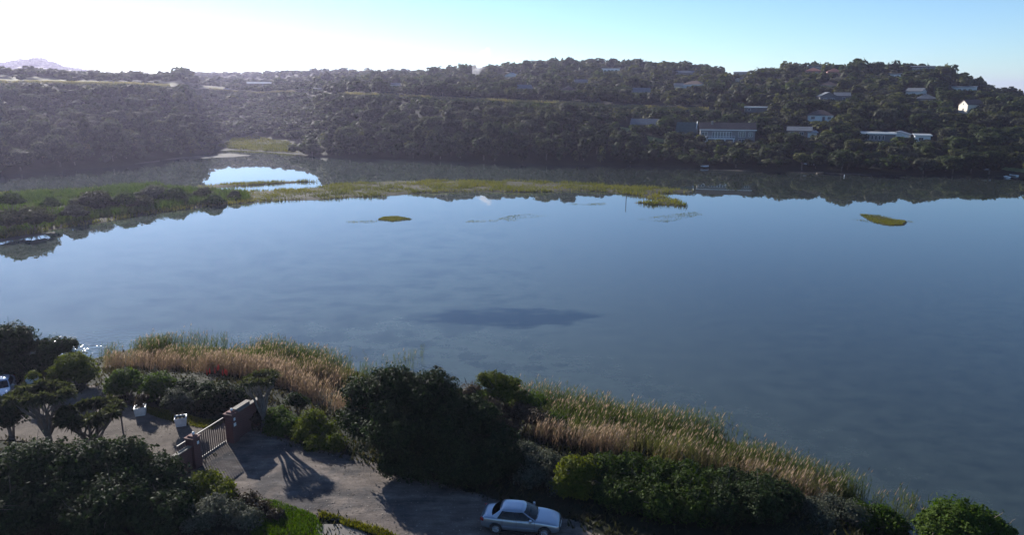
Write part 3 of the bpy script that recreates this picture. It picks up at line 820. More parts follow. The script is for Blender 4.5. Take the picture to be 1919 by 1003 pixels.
house('hilltop_villa', 'long pale villa high on the centre ridge', 1144, 138, 610, 34, 4.0, 9, 'mono', 0, 'white_paint', 'tile_grey', .5, win_row(4, 2.0, 2.0, 1.8))
house('thatched_house', 'brown gabled house beside the tall trees above the road', 983, 173, 440, 28, 2.2, 8, 'gable', .2, 'grey_wall', 'tile_grey', 2.0, [(-.1, 1.1, 1.6, 1.1)])
house('brown_bungalow', 'brown roofed bungalow behind dark trees right of the gabled house', 1066, 175, 430, 26, 2.0, 8, 'hip', .1, 'face_brick', 'tile_brown', 2.0, [(-.1, 1.0, 1.4, 1)])
house('slate_house', 'blue grey roofed house on the slope under the centre ridge', 1090, 160, 520, 24, 2.0, 8, 'gable', .1, 'grey_wall', 'tile_grey', 1.8, [(0, 1.0, 1.4, 1)])
house('slope_house', 'pale grey house under the peak left of the skyline dip', 1283, 145, 590, 34, 3.2, 8, 'gable', .1, 'grey_wall', 'tile_grey', 1.6, win_row(3, 1.6, 1.6, 1.3))
house('long_carport', 'long low white carport in trees above the lake house', 1416, 211, 365, 40, 2.2, 5, 'mono', .03, 'grey_wall', 'roof_pale', .2, [(-.3, 1.2, 1.2, 1)], fascia='white_paint', cat='carport')
house('dark_bungalow', 'dark grey bungalow right of the bright yellow green tree', 1497, 257, 300, 42, 2.2, 8, 'gable', 0, 'face_brick', 'tile_grey', 1.4, [(-.3, 1.3, 1.5, 1.2), (.1, 1.3, 1.5, 1.2)], clear=.9)
house('white_lean_to', 'small white roofed lean-to behind the shore trees', 1522, 258, 285, 16, 1.8, 4, 'mono', .2, 'white_paint', 'roof_pale', .6, [(0, .9, 1.0, .9)], cat='outbuilding')
house('upper_grey_house', 'grey house under trees left of the cream gable', 1736, 195, 385, 34, 2.6, 8, 'hip', .1, 'grey_wall', 'tile_grey', 2.0, [(-.2, 1.4, 1.5, 1.2), (.2, 1.4, 1.5, 1.2)])
house('pale_gable_house', 'pale gabled house higher up and left of the terrace house', 1711, 182, 410, 26, 2.8, 8, 'gable', -.3, 'white_paint', 'tile_grey', 1.6, [(0, 1.4, 1.5, 1.2)])
house('farm_shed', 'long farm shed with pale roof beyond the road on the left', 488, 160, 600, 46, 1.7, 9, 'gable', .05, 'grey_wall', 'roof_pale', 1.3, [(-.2, 1.2, 1.5, 1)], cat='shed')
house('blue_shed', 'small blue grey shed beside the road', 597, 172, 470, 15, 2.0, 4, 'mono', 0, 'grey_wall', 'tile_grey', .3, [(0, 1.2, 1, .9)], cat='shed')
house('roadside_house', 'small white house among trees beyond the road, left of the centre', 741, 166, 460, 18, 2.6, 6, 'gable', .1, 'white_paint', 'tile_grey', 1.2, [(-.1, 1.3, 1.4, 1.2)])

# ------------------------------------------------------------------ far tree scatter
def lawn_patch(pts, name='lawn_patch'):
    w = [hit(*p) for p in pts]
    c = np.mean([(q[0], q[1]) for q in w], 0)
    sheet(name, w, lambda x, y: gz(x, y) + .25, M['lawn_far'], .8, .5)
    xs = [p[0] for p in pts]; ys = [p[1] for p in pts]
    CLEAR.append((min(xs), max(xs), min(ys), max(ys), min(q[1] for q in w)))
    FOOT.append((c[0], c[1], 3.5))
M['lawn_far'] = noise_col('far_lawn', [(.3, (.09, .12, .03)), (.7, (.22, .22, .08))], .5, .95, .3)
for pts in ([(1212, 256), (1240, 262), (1243, 268), (1218, 266)], [(1165, 240), (1180, 243), (1176, 248), (1166, 246)],
            [(1856, 312), (1900, 318), (1960, 322), (1960, 330), (1890, 322)]):
    if all(hit(*p) is not None for p in pts): lawn_patch(pts)

def build_far_trees():
    g = np.random.default_rng(77)
    cand = []
    def band(d0, d1, n, rlo, rhi, smin=-130, smax=2050):
        y = d0 + (d1 - d0) * np.sqrt(g.random(n)); s = smin + (smax - smin) * g.random(n)
        x = (s - 959.5) / HOR * y
        return x, y, rlo + (rhi - rlo) * g.random(n) ** 1.5
    xs, ys, rs = [], [], []
    for b in ((1380, 1760, 2600, 5, 8, -150, 300), (330, 560, 3200, 1.5, 2.6, 372, 640), (200, 320, 7500, 1.7, 4.4), (300, 420, 7500, 1.8, 4.6), (400, 560, 5600, 2.0, 5.0), (540, 760, 4200, 2.8, 6), (740, 1150, 2400, 3.5, 6.5), (1500, 1900, 600, 5, 8)):
        x, y, r = band(*b); xs.append(x); ys.append(y); rs.append(r)
    x, y, r = map(np.concatenate, (xs, ys, rs))
    s = S(x, y); off = y - far_shore(s); z = gz(x, y)
    ok = off > 1.5
    rd = road_d(s)
    ok &= ~((np.abs(y - rd) < 5.5) & (s < 1345) & ~((s > 322) & (s < 390)) & ~((s > 555) & (s < 630)))
    # fields beyond the road on the left
    field = (s < 420) & (y > rd) & (y < rd + np.interp(s, [0, 250, 420], [42, 36, 24]))
    ok &= ~(field & (g.random(len(x)) > .045))
    ok &= ~(in_poly(x, y, [q[:2] for q in inlet_w]) | (poly_dist(x, y, [q[:2] for q in inlet_w]) < 3))
    # hidden far slopes: keep only what can be seen over the nearer land
    idx = np.nonzero(ok)[0]
    x, y, r, s, off, z, rd = [a[idx] for a in (x, y, r, s, off, z, rd)]
    vis = np.ones(len(x), bool)
    for fr in np.linspace(.25, .97, 30):
        gx, gy = x * fr, y * fr
        zl = CAM_H + (z + 1.6 * r + 2 - CAM_H) * fr
        vis &= ~((gy > 150) & (gz(gx, gy) + 2.5 > zl))
    x, y, r, s, off, z, rd = [a[vis] for a in (x, y, r, s, off, z, rd)]
    order = np.argsort(y)
    cellsz = 4.0; grid = {}
    acc = []
    for i in order:
        rr = r[i]
        for fx, fy, fr in FOOT:
            if (x[i] - fx) ** 2 + (y[i] - fy) ** 2 < (fr + rr * .6) ** 2: break
        else:
            tall = 1.0
            zz = z[i]
            front = off[i] < 22 and s[i] < 1280
            hs = rr * (.88 + .32 * random.random()) * (.75 if y[i] > 620 else 1)
            if s[i] < 330 and rd[i] < y[i] < 760: hs *= .62; rr *= .85
            if 365 < s[i] < 590 and y[i] < 620: hs *= .62; rr *= .8
            if front: hs *= 1.12
            top = 1.65 if not front else 1.9
            # keep the road in sight over the trees of the bank
            if s[i] < 1345 and y[i] < rd[i]:
                dr = rd[i]; zr = float(gz((s[i] - 959.5) / HOR * dr, dr))
                lim = CAM_H + (zr + .15 - CAM_H) * (y[i] / dr)
                if zz + hs * top > lim:
                    k = (lim - zz) / (hs * top)
                    if k < .22: continue
                    
                    hs *= k; rr *= max(k, .5)
            elif s[i] < 1345 and y[i] < rd[i] + 14 and random.random() < .3: continue
            px, pt = proj(x[i], y[i], zz + hs * top); _, pb = proj(x[i], y[i], zz + hs * .3); pr = rr / y[i] * HOR
            bad = False
            for (a, b_, c, e, dd) in CLEAR:
                if y[i] < dd and px + pr * .8 > a and px - pr * .8 < b_ and pt < e and pb > c:
                    # shrink it to stay below
                    zl = None
                    if pb > e:
                        k = (pb - e + 1) / max(1, (pb - pt))
                        if k > .45: hs *= min(1, k); rr *= min(1, k + .15); continue
                    bad = True; break
            if bad: continue
            # spacing
            ci, cj = int(x[i] // 8), int(y[i] // 8)
            sp = rr * .95; near = False
            for a in (-1, 0, 1):
                for b_ in (-1, 0, 1):
                    for (qx, qy, qr) in grid.get((ci + a, cj + b_), ()):
                        if (qx - x[i]) ** 2 + (qy - y[i]) ** 2 < ((sp + qr * .95) * .62) ** 2: near = True
            if near: continue
            grid.setdefault((ci, cj), []).append((x[i], y[i], rr))
            nz_ = fbm(x[i] / 30, y[i] / 30, 60)
            pr_ = random.random()
            if front: k = 3 if pr_ < .22 else (4 if pr_ < .36 else (0 if pr_ < .8 else 1))
            elif nz_ > .55: k = [2, 5, 6, 7, 2][int(pr_ * 5)]
            else: k = [0, 1, 0, 2, 7, 1, 6][int(pr_ * 7)]
            acc.append((x[i], y[i], zz, rr, hs, s[i], off[i], k))
    return acc

trees = build_far_trees()
SHAPE = ['domed dark', 'low domed dark', 'domed olive', 'tall dark', 'tall olive', 'loose grey green', 'loose olive', 'domed grey green']
def zone(t):
    s, off, x, y, k = t[5], t[6], t[0], t[1], t[7]
    pos = 'at the waterline' if off < 14 else ('part way up' if off < 55 else ('high up' if off < 100 else 'beyond the road line'))
    if s < 190: z, w, g = 'a', 'of the far left bank', 'left bank'
    elif s < 400: z, w, g = 'a', 'of the left bank nearest the inlet', 'inlet bank'
    elif s < 640: z, w, g = 'b', 'of the valley behind the inlet', 'inlet valley'
    elif s < 900: z, w, g = 'b', 'of the wooded slope left of centre', 'slope left of centre'
    elif s < 1200: z, w, g = 'c', 'of the steep shaded bank in the centre', 'steep centre bank'
    elif s < 1430: z, w, g = 'd', 'of the slope round the long lake house', 'slope round the lake house'
    elif s < 1610: z, w, g = 'd', 'of the slope round the white cottage', 'slope round the white cottage'
    elif s < 1770: z, w, g = 'd', 'of the slope round the pale bungalow', 'slope round the bungalow'
    else: z, w, g = 'd', 'of the slope by the right edge', 'slope by the right edge'
    return z, f'{SHAPE[k]} tree {pos} {w}', f'{SHAPE[k]} trees {pos}, {g}'
kinds = [zone(t) for t in trees]
W = 1919
def in_view(t):
    px, py = proj(t[0], t[1], t[2] + t[4]); return -25 < px < W + 25
quota = {'a': 70, 'b': 75, 'c': 60, 'd': 95}
idx = sorted([i for i in range(len(trees)) if in_view(trees[i]) and trees[i][1] < 480], key=lambda i: -trees[i][3] / trees[i][1])
single = set()
for i in idx:
    k = kinds[i][0]
    if quota[k] > 0: quota[k] -= 1; single.add(i)
for i in sorted(single):
    x, y, z, r, h, s, off, k = trees[i]; _, lab, grp = kinds[i]
    root = empty('forest_tree' if kinds[i][0] != 'd' else 'garden_tree', (x, y, z), lab, 'tree', grp, rz=random.random() * 6.28)
    root.scale = (r, r, h)
    link('crown', proto_mesh[k], None, root); link('trunk', trunk_mesh[k], None, root)
# the rest of the woods, one mass per kind of leaf
rest = {}
for i, t in enumerate(trees):
    if i in single: continue
    rest.setdefault(PMATS[t[7]], []).append(t)
names = {'far_dark': ('dark_woodland', 'dark evergreen woodland covering the far slopes and ridges'), 'far_olive': ('olive_woodland', 'olive green woodland mixed through the far slopes'),
         'far_grey': ('grey_woodland', 'grey green scrub trees mixed through the far slopes')}
for mk, lst in rest.items():
    V, Q, T4, F3, T3, o = [], [], [], [], [], 0
    for (x, y, z, r, h, s, off, k) in lst:
        v, f, t, f3, t3 = protos_lo[k] if y < 440 else protos_vl[k]
        a = random.random() * 6.28; ca, sa = math.cos(a), math.sin(a)
        z = z - (.35 * h if y > 650 else 0) - (2.5 if y > 1200 else 0)
        vv = np.c_[(v[:, 0] * ca - v[:, 1] * sa) * r + x, (v[:, 0] * sa + v[:, 1] * ca) * r + y, v[:, 2] * h + z]
        dt = random.random() * .6 - .1
        V.append(vv); Q.append(f + o); F3.append(f3 + o); T4.append(np.clip(t + dt - .05, 0, 1)); T3.append(t3 + dt); o += len(v)
    me = np_mesh(names[mk][0], np.concatenate(V), [np.concatenate(Q), np.concatenate(F3)], {'tint': np.concatenate(T4 + T3)})
    tag(link(names[mk][0], me, M[mk]), names[mk][1], None, None, 'stuff')
print('far trees', len(trees), 'single', len(single))
for (px, py, d, r, lab) in ((1447, 246, 300, 4.6, 'bright yellow green tree beside the dark bungalow'), (1390, 184, 420, 5.0, 'lime green rounded tree below the skyline dip'), (1186, 160, 470, 3.6, 'yellow green tree above the broad grey roof')):
    c = D(px, py, d)
    root = empty('lime_tree', (c[0], c[1], c[2] - r * 1.0), lab, 'tree'); root.scale = (r, r, r)
    link('crown', lime_mesh, None, root); link('trunk', trunk_mesh[0], None, root)

# the road on the plateau
def strip_mesh(name, svals, w, dz, mat, lat=0):
    v = []
    for s in svals:
        d = float(road_d(s)) + lat
        x = (s - 959.5) / HOR * d
        for o in (-w / 2, w / 2):
            v.append((x, d + o, float(gz(x, d)) + dz))
    f = [(2 * i, 2 * i + 2, 2 * i + 3, 2 * i + 1) for i in range(len(svals) - 1)]
    return tag(MB().add(v, f).build(name, mat, smooth=True), None, None, None, 'structure')
M['bank_soil'] = noise_col('bank_soil', [(.3, (.06, .055, .025)), (.7, (.14, .125, .06))], .6, .95, .3)
M['far_road'] = noise_col('far_road_surface', [(.3, (.2, .185, .165)), (.7, (.3, .28, .25))], .4, .9, .1)
for a_, b_ in ((-260, 320), (392, 552), (632, 1330)):
    strip_mesh('plateau_road', np.linspace(a_, b_, 90), 4.6, 1.0, M['far_road'], 2.4)
    bank = []
    for s_ in np.linspace(a_, b_, 90):
        row = []
        for lat, dz in ((-4.2, -.3), (-2.5, .45), (.15, .98)):
            d_ = float(road_d(s_)) + lat; x_ = (s_ - 959.5) / HOR * d_; row.append((x_, d_, float(gz(x_, d_)) + dz))
        bank.append(row)
    v_ = [p for r_ in bank for p in r_]
    f_ = [(3 * i + j, 3 * i + 3 + j, 3 * i + 4 + j, 3 * i + 1 + j) for i in range(len(bank) - 1) for j in (0, 1)]
    tag(MB().add(v_, f_).build('road_bank', M['bank_soil'], smooth=True), None, None, None, 'structure')
    n_ = int((b_ - a_) * 16); ss_ = a_ + (b_ - a_) * rng.random(n_); tt_ = rng.random(n_)
    dd_ = road_d(ss_) - 4.2 + 4.3 * tt_; xx_ = (ss_ - 959.5) / HOR * dd_
    keep_ = rng.random(n_) < np.clip((fbm(xx_ / 6, dd_ / 6, 91) - .28) * 5, .1, 1); xx_, dd_, tt_ = xx_[keep_], dd_[keep_], tt_[keep_]
    v_, f_, t_ = blades(np.c_[xx_, dd_, gz(xx_, dd_) - .35 + 1.3 * tt_], .75, .2, rng, .7, np.clip(.45 + .5 * rng.random(len(xx_)), 0, 1))
    tag(link('verge_grass', np_mesh('verge_grass', v_, [f_], {'tint': t_}), M['dry_grass']), 'pale sunlit grass on the bank of the plateau road', None, None, 'stuff')

# ------------------------------------------------------------------ smoke
def build_smoke():
    base = D(884, 158, 520)
    mb = MB()
    n = 12
    prof = [(.5, 0), (1.4, 4), (3.0, 9), (4.8, 13), (5.6, 17), (5.0, 21), (3.0, 24), (.01, 26)]
    v, f = [], []
    for r, z in prof:
        for k in range(n):
            th = 6.283 * k / n
            v.append((base[0] + z * .42 + r * 1.15 * math.cos(th), base[1] + r * math.sin(th), base[2] + z))
    for i in range(len(prof) - 1):
        for k in range(n):
            f.append((i * n + k, i * n + (k + 1) % n, (i + 1) * n + (k + 1) % n, (i + 1) * n + k))
    f.append(tuple(range(n))[::-1])
    mb.add(v, f)
    m = bpy.data.materials.new('smoke_plume'); m.use_nodes = True
    nt = m.node_tree; nt.nodes.clear()
    out = nt.nodes.new('ShaderNodeOutputMaterial'); vol = nt.nodes.new('ShaderNodeVolumePrincipled')
    vol.inputs['Color'].default_value = (.8, .8, .85, 1); vol.inputs['Anisotropy'].default_value = .4
    geo = node(nt, 'ShaderNodeNewGeometry')
    nz = node(nt, 'ShaderNodeTexNoise', Scale=.22, Detail=4)
    nt.links.new(geo.outputs['Position'], nz.inputs['Vector'])
    mr = node(nt, 'ShaderNodeMapRange'); mr.inputs[1].default_value = .42; mr.inputs[2].default_value = .75; mr.inputs[4].default_value = .2
    nt.links.new(nz.outputs[0], mr.inputs[0]); nt.links.new(mr.outputs[0], vol.inputs['Density'])
    nt.links.new(vol.outputs[0], out.inputs['Volume'])
    tag(mb.build('smoke', m), 'thin pale smoke rising from trees below the skyline', None, None, 'stuff')
build_smoke()

# ------------------------------------------------------------------ boats and small things on the far shore
def boat(px, py, z, L, label, mat, yaw, upside=False, group=None, cat='boat'):
    c = P(px, py, z)
    root = empty('rowing_boat', c, label, cat, group, rz=yaw)
    prof = [(-.5, .34, .18), (-.3, .42, .2), (0, .45, .2), (.28, .34, .22), (.45, .12, .26), (.5, .01, .3)]
    v, f = [], []
    for x, hw, hh in prof:
        w = hw * .8
        for (yy, zz) in ((-w, hh), (-w * .75, hh * .35), (0, 0), (w * .75, hh * .35), (w, hh)):
            v.append((x * L, yy * L * .38 / .36, zz * L * .62))
    for i in range(len(prof) - 1):
        for k in range(4): f.append((i * 5 + k, i * 5 + k + 1, (i + 1) * 5 + k + 1, (i + 1) * 5 + k))
    f.append((0, 4, 3, 2, 1))
    n0 = len(v)
    for i, (x, hw, hh) in enumerate(prof):
        w = hw * .72
        for (yy, zz) in ((-w, hh), (-w * .7, hh * .5), (0, hh * .22), (w * .7, hh * .5), (w, hh)):
            v.append((x * L * .95, yy * L * .38 / .36, zz * L * .62))
    for i in range(len(prof) - 1):
        for k in range(4): f.append((n0 + i * 5 + k, n0 + (i + 1) * 5 + k, n0 + (i + 1) * 5 + k + 1, n0 + i * 5 + k + 1))
        for k in (0, 4): f.append((i * 5 + k, (i + 1) * 5 + k, n0 + (i + 1) * 5 + k, n0 + i * 5 + k))
    hb = MB().add(v, f)
    h = hb.build('hull', mat, root)
    th = MB().box((-.12 * L, 0, .1 * L), (.08 * L, .6 * L * .62, .03 * L)).box((.15 * L, 0, .105 * L), (.08 * L, .5 * L * .62, .03 * L)).build('thwart', M['wood'], root)
    if upside:
        root.rotation_euler = (math.pi, 0, yaw); root.location.z += .2 * L * .62 + .02
    return root
M['boat_white'] = plain('boat_white', (.75, .77, .78), .35)
M['boat_blue'] = plain('boat_blue', (.35, .42, .5), .4)
boat(1322, 312, .5, 3.0, 'small white boat drawn up on the shore below the lake house', M['boat_white'], .5, True)
boat(1517, 308, 1.8, 3.2, 'upturned pale boat lying on the shaded bank', M['boat_white'], .05, True)
boat(1848, 318, 1.6, 3.4, 'grey blue upturned boat at the top of the grassy landing', M['boat_blue'], -.4, True)
boat(1887, 333, .02, 2.6, 'white boat moored nearest the right edge landing', M['boat_white'], 1.2)
boat(1899, 330, .02, 2.6, 'second white boat moored beside the landing, by its right', M['boat_white'], 1.9)
boat(1537, 325, .05, 2.4, 'dull dinghy at the water edge below the upturned boat', M['wood'], .1)
for (px, py, z, hgt, lab) in ((1582, 331, 0, .7, 'short white post standing in the shallows'), (1173, 379, 0, 2.4, 'thin dark pole standing in the lake beyond the grass hook')):
    c = P(px, py, z)
    o = MB().tube([(0, 0, -1), (.02, 0, hgt * .6), (.03, .02, hgt)], [.13, .12, .1] if hgt < 2 else [.09, .08, .07], 7).build('mooring_post', M['white_paint'] if hgt < 2 else M['wood'])
    o.location = c; tag(o, lab, 'post')
hutp = D(1765, 284, 262)
root = empty('boat_shelter', hutp, 'small pale roofed shelter under trees on the right bank', 'shelter')
MB().box((0, 0, 1.9), (2.2, 1.6, .12)).build('roof', M['roof_pale'], root)
for a in (-.95, .95):
    for b_ in (-.65, .65): MB().box((a, b_, -.1), (.1, .1, 3.88)).build('leg', M['wood'], root)
for (px, py, d, lab) in ((1290, 192, 400, 'thin utility pole above the road near the white walled house'), (1425, 186, 430, 'thin utility pole right of the lime green tree'), (1040, 178, 400, 'thin utility pole above the road in the centre')):
    c = D(px, py, d)
    root = empty('utility_pole', c, lab, 'utility pole')
    MB().tube([(0, 0, -4), (0, 0, 9)], [.16, .1], 7).build('pole', M['wood'], root)
    MB().box((0, 0, 8.4), (1.8, .12, .12)).build('crossarm', M['wood'], root)

# ------------------------------------------------------------------ near plants
def gnd(x, y): return float(gz(x, y))

def bush(name, label, lobes, n, size, mat, group=None, core=.72, aspect=.5, spread=.16, stray=.02, cat='bush', flat=.85, up=.35, stem='bark'):
    """lobes: picture x, picture y, forward distance, radius in metres"""
    W_ = []
    for px, py, d, r in lobes:
        c = D(px, py, d); W_.append((c[0], c[1], c[2], r, r, r * flat))
    W_ = np.array(W_)
    k = W_[:, 3].argmax()
    w = W_[:, 3] ** 2
    bx, by = (W_[:, 0] * w).sum() / w.sum(), (W_[:, 1] * w).sum() / w.sum()
    bz = max(gnd(bx, by), 0)
    W_[:, 2] = np.maximum(W_[:, 2], bz + W_[:, 5] * .35)
    # sub-lobes make the outline uneven
    L = []
    g = np.random.default_rng(abs(hash(label)) % 10000 if False else sum(map(ord, label)))
    for x, y, z, r, ry, rz in W_:
        L.append((x, y, z, r * .86, r * .86, rz * .86))
        for q in range(max(5, int(7 * r))):
            a = g.normal(size=3); a /= np.linalg.norm(a); a[2] = abs(a[2]) * .9 - .15
            s_ = r * (.16 + .24 * g.random())
            L.append((x + a[0] * r * .8, y + a[1] * r * .8, z + a[2] * rz * .8, s_, s_, s_ * .85))
        for q in range(int(6 + 5 * r)):      # sprigs that break the outline
            a = g.normal(size=3); a /= np.linalg.norm(a); a[2] = abs(a[2])
            s_ = r * (.035 + .05 * g.random()); e_ = .95 + .15 * g.random()
            L.append((x + a[0] * r * e_, y + a[1] * r * e_, z + a[2] * rz * e_, s_, s_, s_ * 1.5))
    L = np.array(L) - np.array([bx, by, bz, 0, 0, 0])
    root = empty(name, (bx, by, bz), label, cat, group)
    cl = leaf_cloud(L, n, size, g, core, aspect, up, .02, spread, stray)
    me = cloud_mesh('crown', cl)
    link('crown', me, M[mat], root)
    sb = MB()
    for x, y, z, r, ry, rz in W_:
        e = np.array([x - bx, y - by, z - bz])
        sb.tube([(e[0] * .15, e[1] * .15, -.2), (e[0] * .5, e[1] * .5, e[2] * .45), e], [.1 * r ** .5, .07, .03], 5)
    if W_[:, 3].max() < 2.6 and size < .2:
        tw = MB()
        for x, y, z, r, ry, rz in W_:
            for q in range(3):
                a = g.normal(size=3); a /= np.linalg.norm(a); a[2] = abs(a[2]) + .2
                c_ = np.array([x - bx, y - by, z - bz])
                p1 = c_ + a * r * np.array([.7, .7, .6]); p2 = c_ + a * r * np.array([1.12, 1.12, .95]) + g.normal(size=3) * .06; p3 = p2 + a * r * .12 + g.normal(size=3) * .08
                tw.tube([p1, p2, p3], [.02, .014, .006], 3)
        tag(tw.build('twig', M[stem], root), None, None, None, 'stuff')
    sb.build('stem', M[stem], root)
    return root

bush('large_bush', 'very large dark bush shading the road in the middle foreground',
     [(735, 738, 45.5, 2.1), (800, 748, 45, 2.2), (685, 742, 46, 1.6), (668, 790, 44.5, 1.4), (740, 812, 43.5, 2.7), (830, 805, 44, 2.7), (880, 790, 44.5, 1.9), (915, 850, 43, 2.2),
      (850, 868, 42, 2.4), (765, 868, 42.5, 1.9), (945, 890, 42.5, 1.5), (900, 905, 41.5, 1.6), (965, 910, 42.5, 1.1)], 54600, 0.093, 'bush_dark')
bush('leafy_bush', 'big glossy dark bush filling the lower left corner',
     [(60, 885, 39, 2.1), (150, 875, 39.5, 2.0), (235, 870, 40, 1.8), (300, 895, 39.5, 1.6), (330, 925, 38.5, 1.2), (100, 950, 37, 2.4), (220, 950, 37, 2.3), (310, 975, 36.5, 1.7), (15, 930, 38, 2.0),
      (25, 880, 40.5, 1.2), (30, 1000, 36, 2), (180, 1010, 35.5, 2.0)], 46200, 0.093, 'bush_dark', aspect=.5)
bush('bright_shrub', 'bright green shrub just right of the big corner bush near the gate', [(385, 918, 40, 1.1), (415, 935, 39.5, .9), (365, 940, 39, .9), (420, 965, 38.8, .8)], 8820, 0.074, 'bush_lime', stray=.15)
bush('variegated_shrub', 'pale leaved shrub at the bottom edge left of the bright grass', [(405, 975, 37.5, 1.0), (440, 990, 37, .9), (380, 1000, 36.5, 1.0), (470, 1005, 36.5, .8)], 7560, 0.068, 'bush_grey', stray=.2)
bush('purple_shrub', 'dull brownish purple shrub beside the bright grass verge', [(470, 968, 38.4, .7), (495, 985, 37.8, .6), (520, 1002, 37.2, .5)], 3780, 0.056, 'bush_brown', stray=.2)
bush('yellow_green_shrub', 'yellow green shrub at the left end of the roadside hedge', [(1075, 885, 40.5, 1.1), (1060, 915, 40, 1.0), (1105, 880, 40.8, .9), (1090, 930, 39.6, .8)], 8820, 0.081, 'bush_lime')
bush('roadside_hedge', 'dark hedge along the road right of the yellow green shrub', [(1135, 885, 41, 1.3), (1185, 888, 41, 1.4), (1240, 898, 40.5, 1.4), (1290, 905, 40.5, 1.4), (1145, 935, 39.6, 1.3), (1215, 945, 39, 1.5), (1160, 965, 38.6, 1.3), (1230, 985, 37.8, 1.5), (1300, 990, 37.6, 1.5),
      (1285, 950, 39, 1.5), (1335, 925, 39.8, 1.3)], 30000, 0.081, 'hedge', cat='hedge')
bush('dark_hedge', 'darkest end of the hedge at the bottom edge, right of the car', [(1375, 920, 40, 1.3), (1425, 945, 39.2, 1.4), (1462, 972, 38.5, 1.2), (1360, 965, 38.6, 1.4), (1415, 990, 37.6, 1.6), (1350, 1000, 37.2, 1.4)], 14700, 0.081, 'bush_dark', cat='hedge')
bush('grey_scrub', 'low dull grey green scrub at the bottom edge beside the dark hedge', [(1510, 985, 38.5, .9), (1550, 975, 38.8, .9), (1590, 990, 38, 1.0), (1535, 1005, 37.2, 1.0)], 7560, 0.062, 'bush_grey', spread=.25, stray=.25)
bush('waterside_bush', 'green bush at the bottom edge by the end of the reeds', [(1608, 965, 39, .9), (1650, 972, 38.6, .9), (1600, 990, 38, 1.0), (1670, 995, 38, .9)], 8820, 0.074, 'bush_green', stray=.15)
bush('round_green_bush', 'round bright green bush in the bottom right corner against the water', [(1790, 985, 37, 1.6), (1760, 1000, 36.5, 1.3), (1835, 990, 37, 1.3), (1870, 1005, 36.5, 1.0), (1800, 1020, 36, 1.6)], 15750, 0.087, 'bush_green', stray=.12)
bush('tree_bush', 'tall dark bushy tree at the left edge by the water', [(20, 640, 60, 1.9), (45, 650, 60, 1.5), (10, 680, 59, 2.0), (55, 685, 59, 1.4), (-30, 660, 60, 2.2), (20, 708, 58, 1.7), (62, 706, 58, 1.3), (-25, 700, 58, 1.8)], 14700, 0.099, 'bush_dark', stray=.15, cat='tree')
bush('shore_bush', 'dark loose bush beside the glittering water', [(100, 655, 60, 1.2), (125, 650, 60.5, .9), (90, 680, 59.5, 1.3), (135, 675, 60, .9)], 7560, 0.093, 'bush_dark', stray=.2)
bush('round_bush', 'round olive green bush in front of the glittering water', [(140, 690, 57, 1.5), (120, 700, 56.5, 1.2), (160, 705, 56.5, 1.1)], 8820, 0.081, 'bush_lime')
bush('clipped_bush', 'green bush on the left with the darker bush at its right', [(235, 715, 55, 1.2), (222, 728, 54.5, 1.1), (258, 722, 54.5, 1.0)], 7140, 0.081, 'bush_green')
bush('shaded_bush', 'dark bush behind the potted olive tree', [(298, 725, 54, 1.3), (285, 738, 53.5, 1.1), (320, 735, 53.5, 1.1)], 6720, 0.081, 'bush_green')
bush('garden_hedge', 'dark hedge mass behind the gate and pillar', [(350, 738, 53.5, 1.3), (385, 745, 53, 1.4), (420, 748, 53, 1.4), (450, 752, 53, 1.0), (400, 765, 52, 1.3), (360, 762, 52.3, 1.1)], 12600, 0.081, 'bush_dark', cat='hedge')
bush('red_leaf_bush', 'small dark round bush at the far end of the gate wall', [(470, 772, 49.4, .9), (478, 785, 49, .8)], 3780, 0.062, 'bush_brown')
bush('wall_shrub', 'shrub at the foot of the umbrella shaped tree right of the gate', [(520, 785, 49, 1.0), (540, 805, 48, 1.1), (515, 810, 48, .8)], 6300, 0.074, 'bush_green')
bush('sunlit_shrub', 'yellow green sunlit shrub between the gate and the largest bush', [(585, 795, 47.6, 1.1), (610, 812, 47, 1.0), (570, 815, 46.8, .9), (625, 835, 45.6, .9), (590, 838, 45.6, .8)], 8820, 0.074, 'bush_lime', stray=.2)
bush('small_dark_shrub', 'small dark rounded shrub at the edge of the brown reeds', [(552, 752, 51, .7), (566, 758, 51, .6)], 2520, 0.068, 'bush_dark')
bush('lime_bush', 'low yellow green bush at the water edge right of the largest bush', [(920, 715, 52.5, 1.2), (950, 722, 52.5, 1.1), (935, 740, 51.5, 1.2), (975, 745, 51.5, .8)], 7980, 0.062, 'bush_lime', flat=.6, up=.9, core=.8)
bush('brown_scrub', 'low brown and grey scrub below the yellow green waterside bush', [(880, 735, 51.5, 1.0), (920, 765, 50, 1.2), (970, 775, 50, 1.3), (1010, 785, 49, 1.1), (950, 800, 48.6, 1.1)], 7560, 0.062, 'bush_brown', flat=.6, spread=.25, stray=.2)
bush('bank_scrub', 'green scrub on the bank beside the brown scrub', [(1000, 755, 51, 1.0), (900, 750, 50.8, .9), (1040, 790, 48.8, .9)], 5040, 0.062, 'bush_green', flat=.65, spread=.22, stray=.2)
bush('shade_tree', 'dark rounded tree at the left edge in front of the parked car', [(5, 772, 47.5, 1.3), (28, 765, 47.5, 1.0), (15, 785, 47, 1.2)], 6720, 0.081, 'bush_dark', cat='tree')
bush('slope_shrub', 'grey green shrub below the largest bush beside the hedge', [(1000, 872, 42.5, 1.0), (1020, 905, 41.5, 1.0), (990, 925, 41, .9), (985, 850, 43.4, .9), (1028, 868, 42.6, .9), (1045, 940, 40, .8)], 4620, 0.068, 'bush_grey', spread=.25)

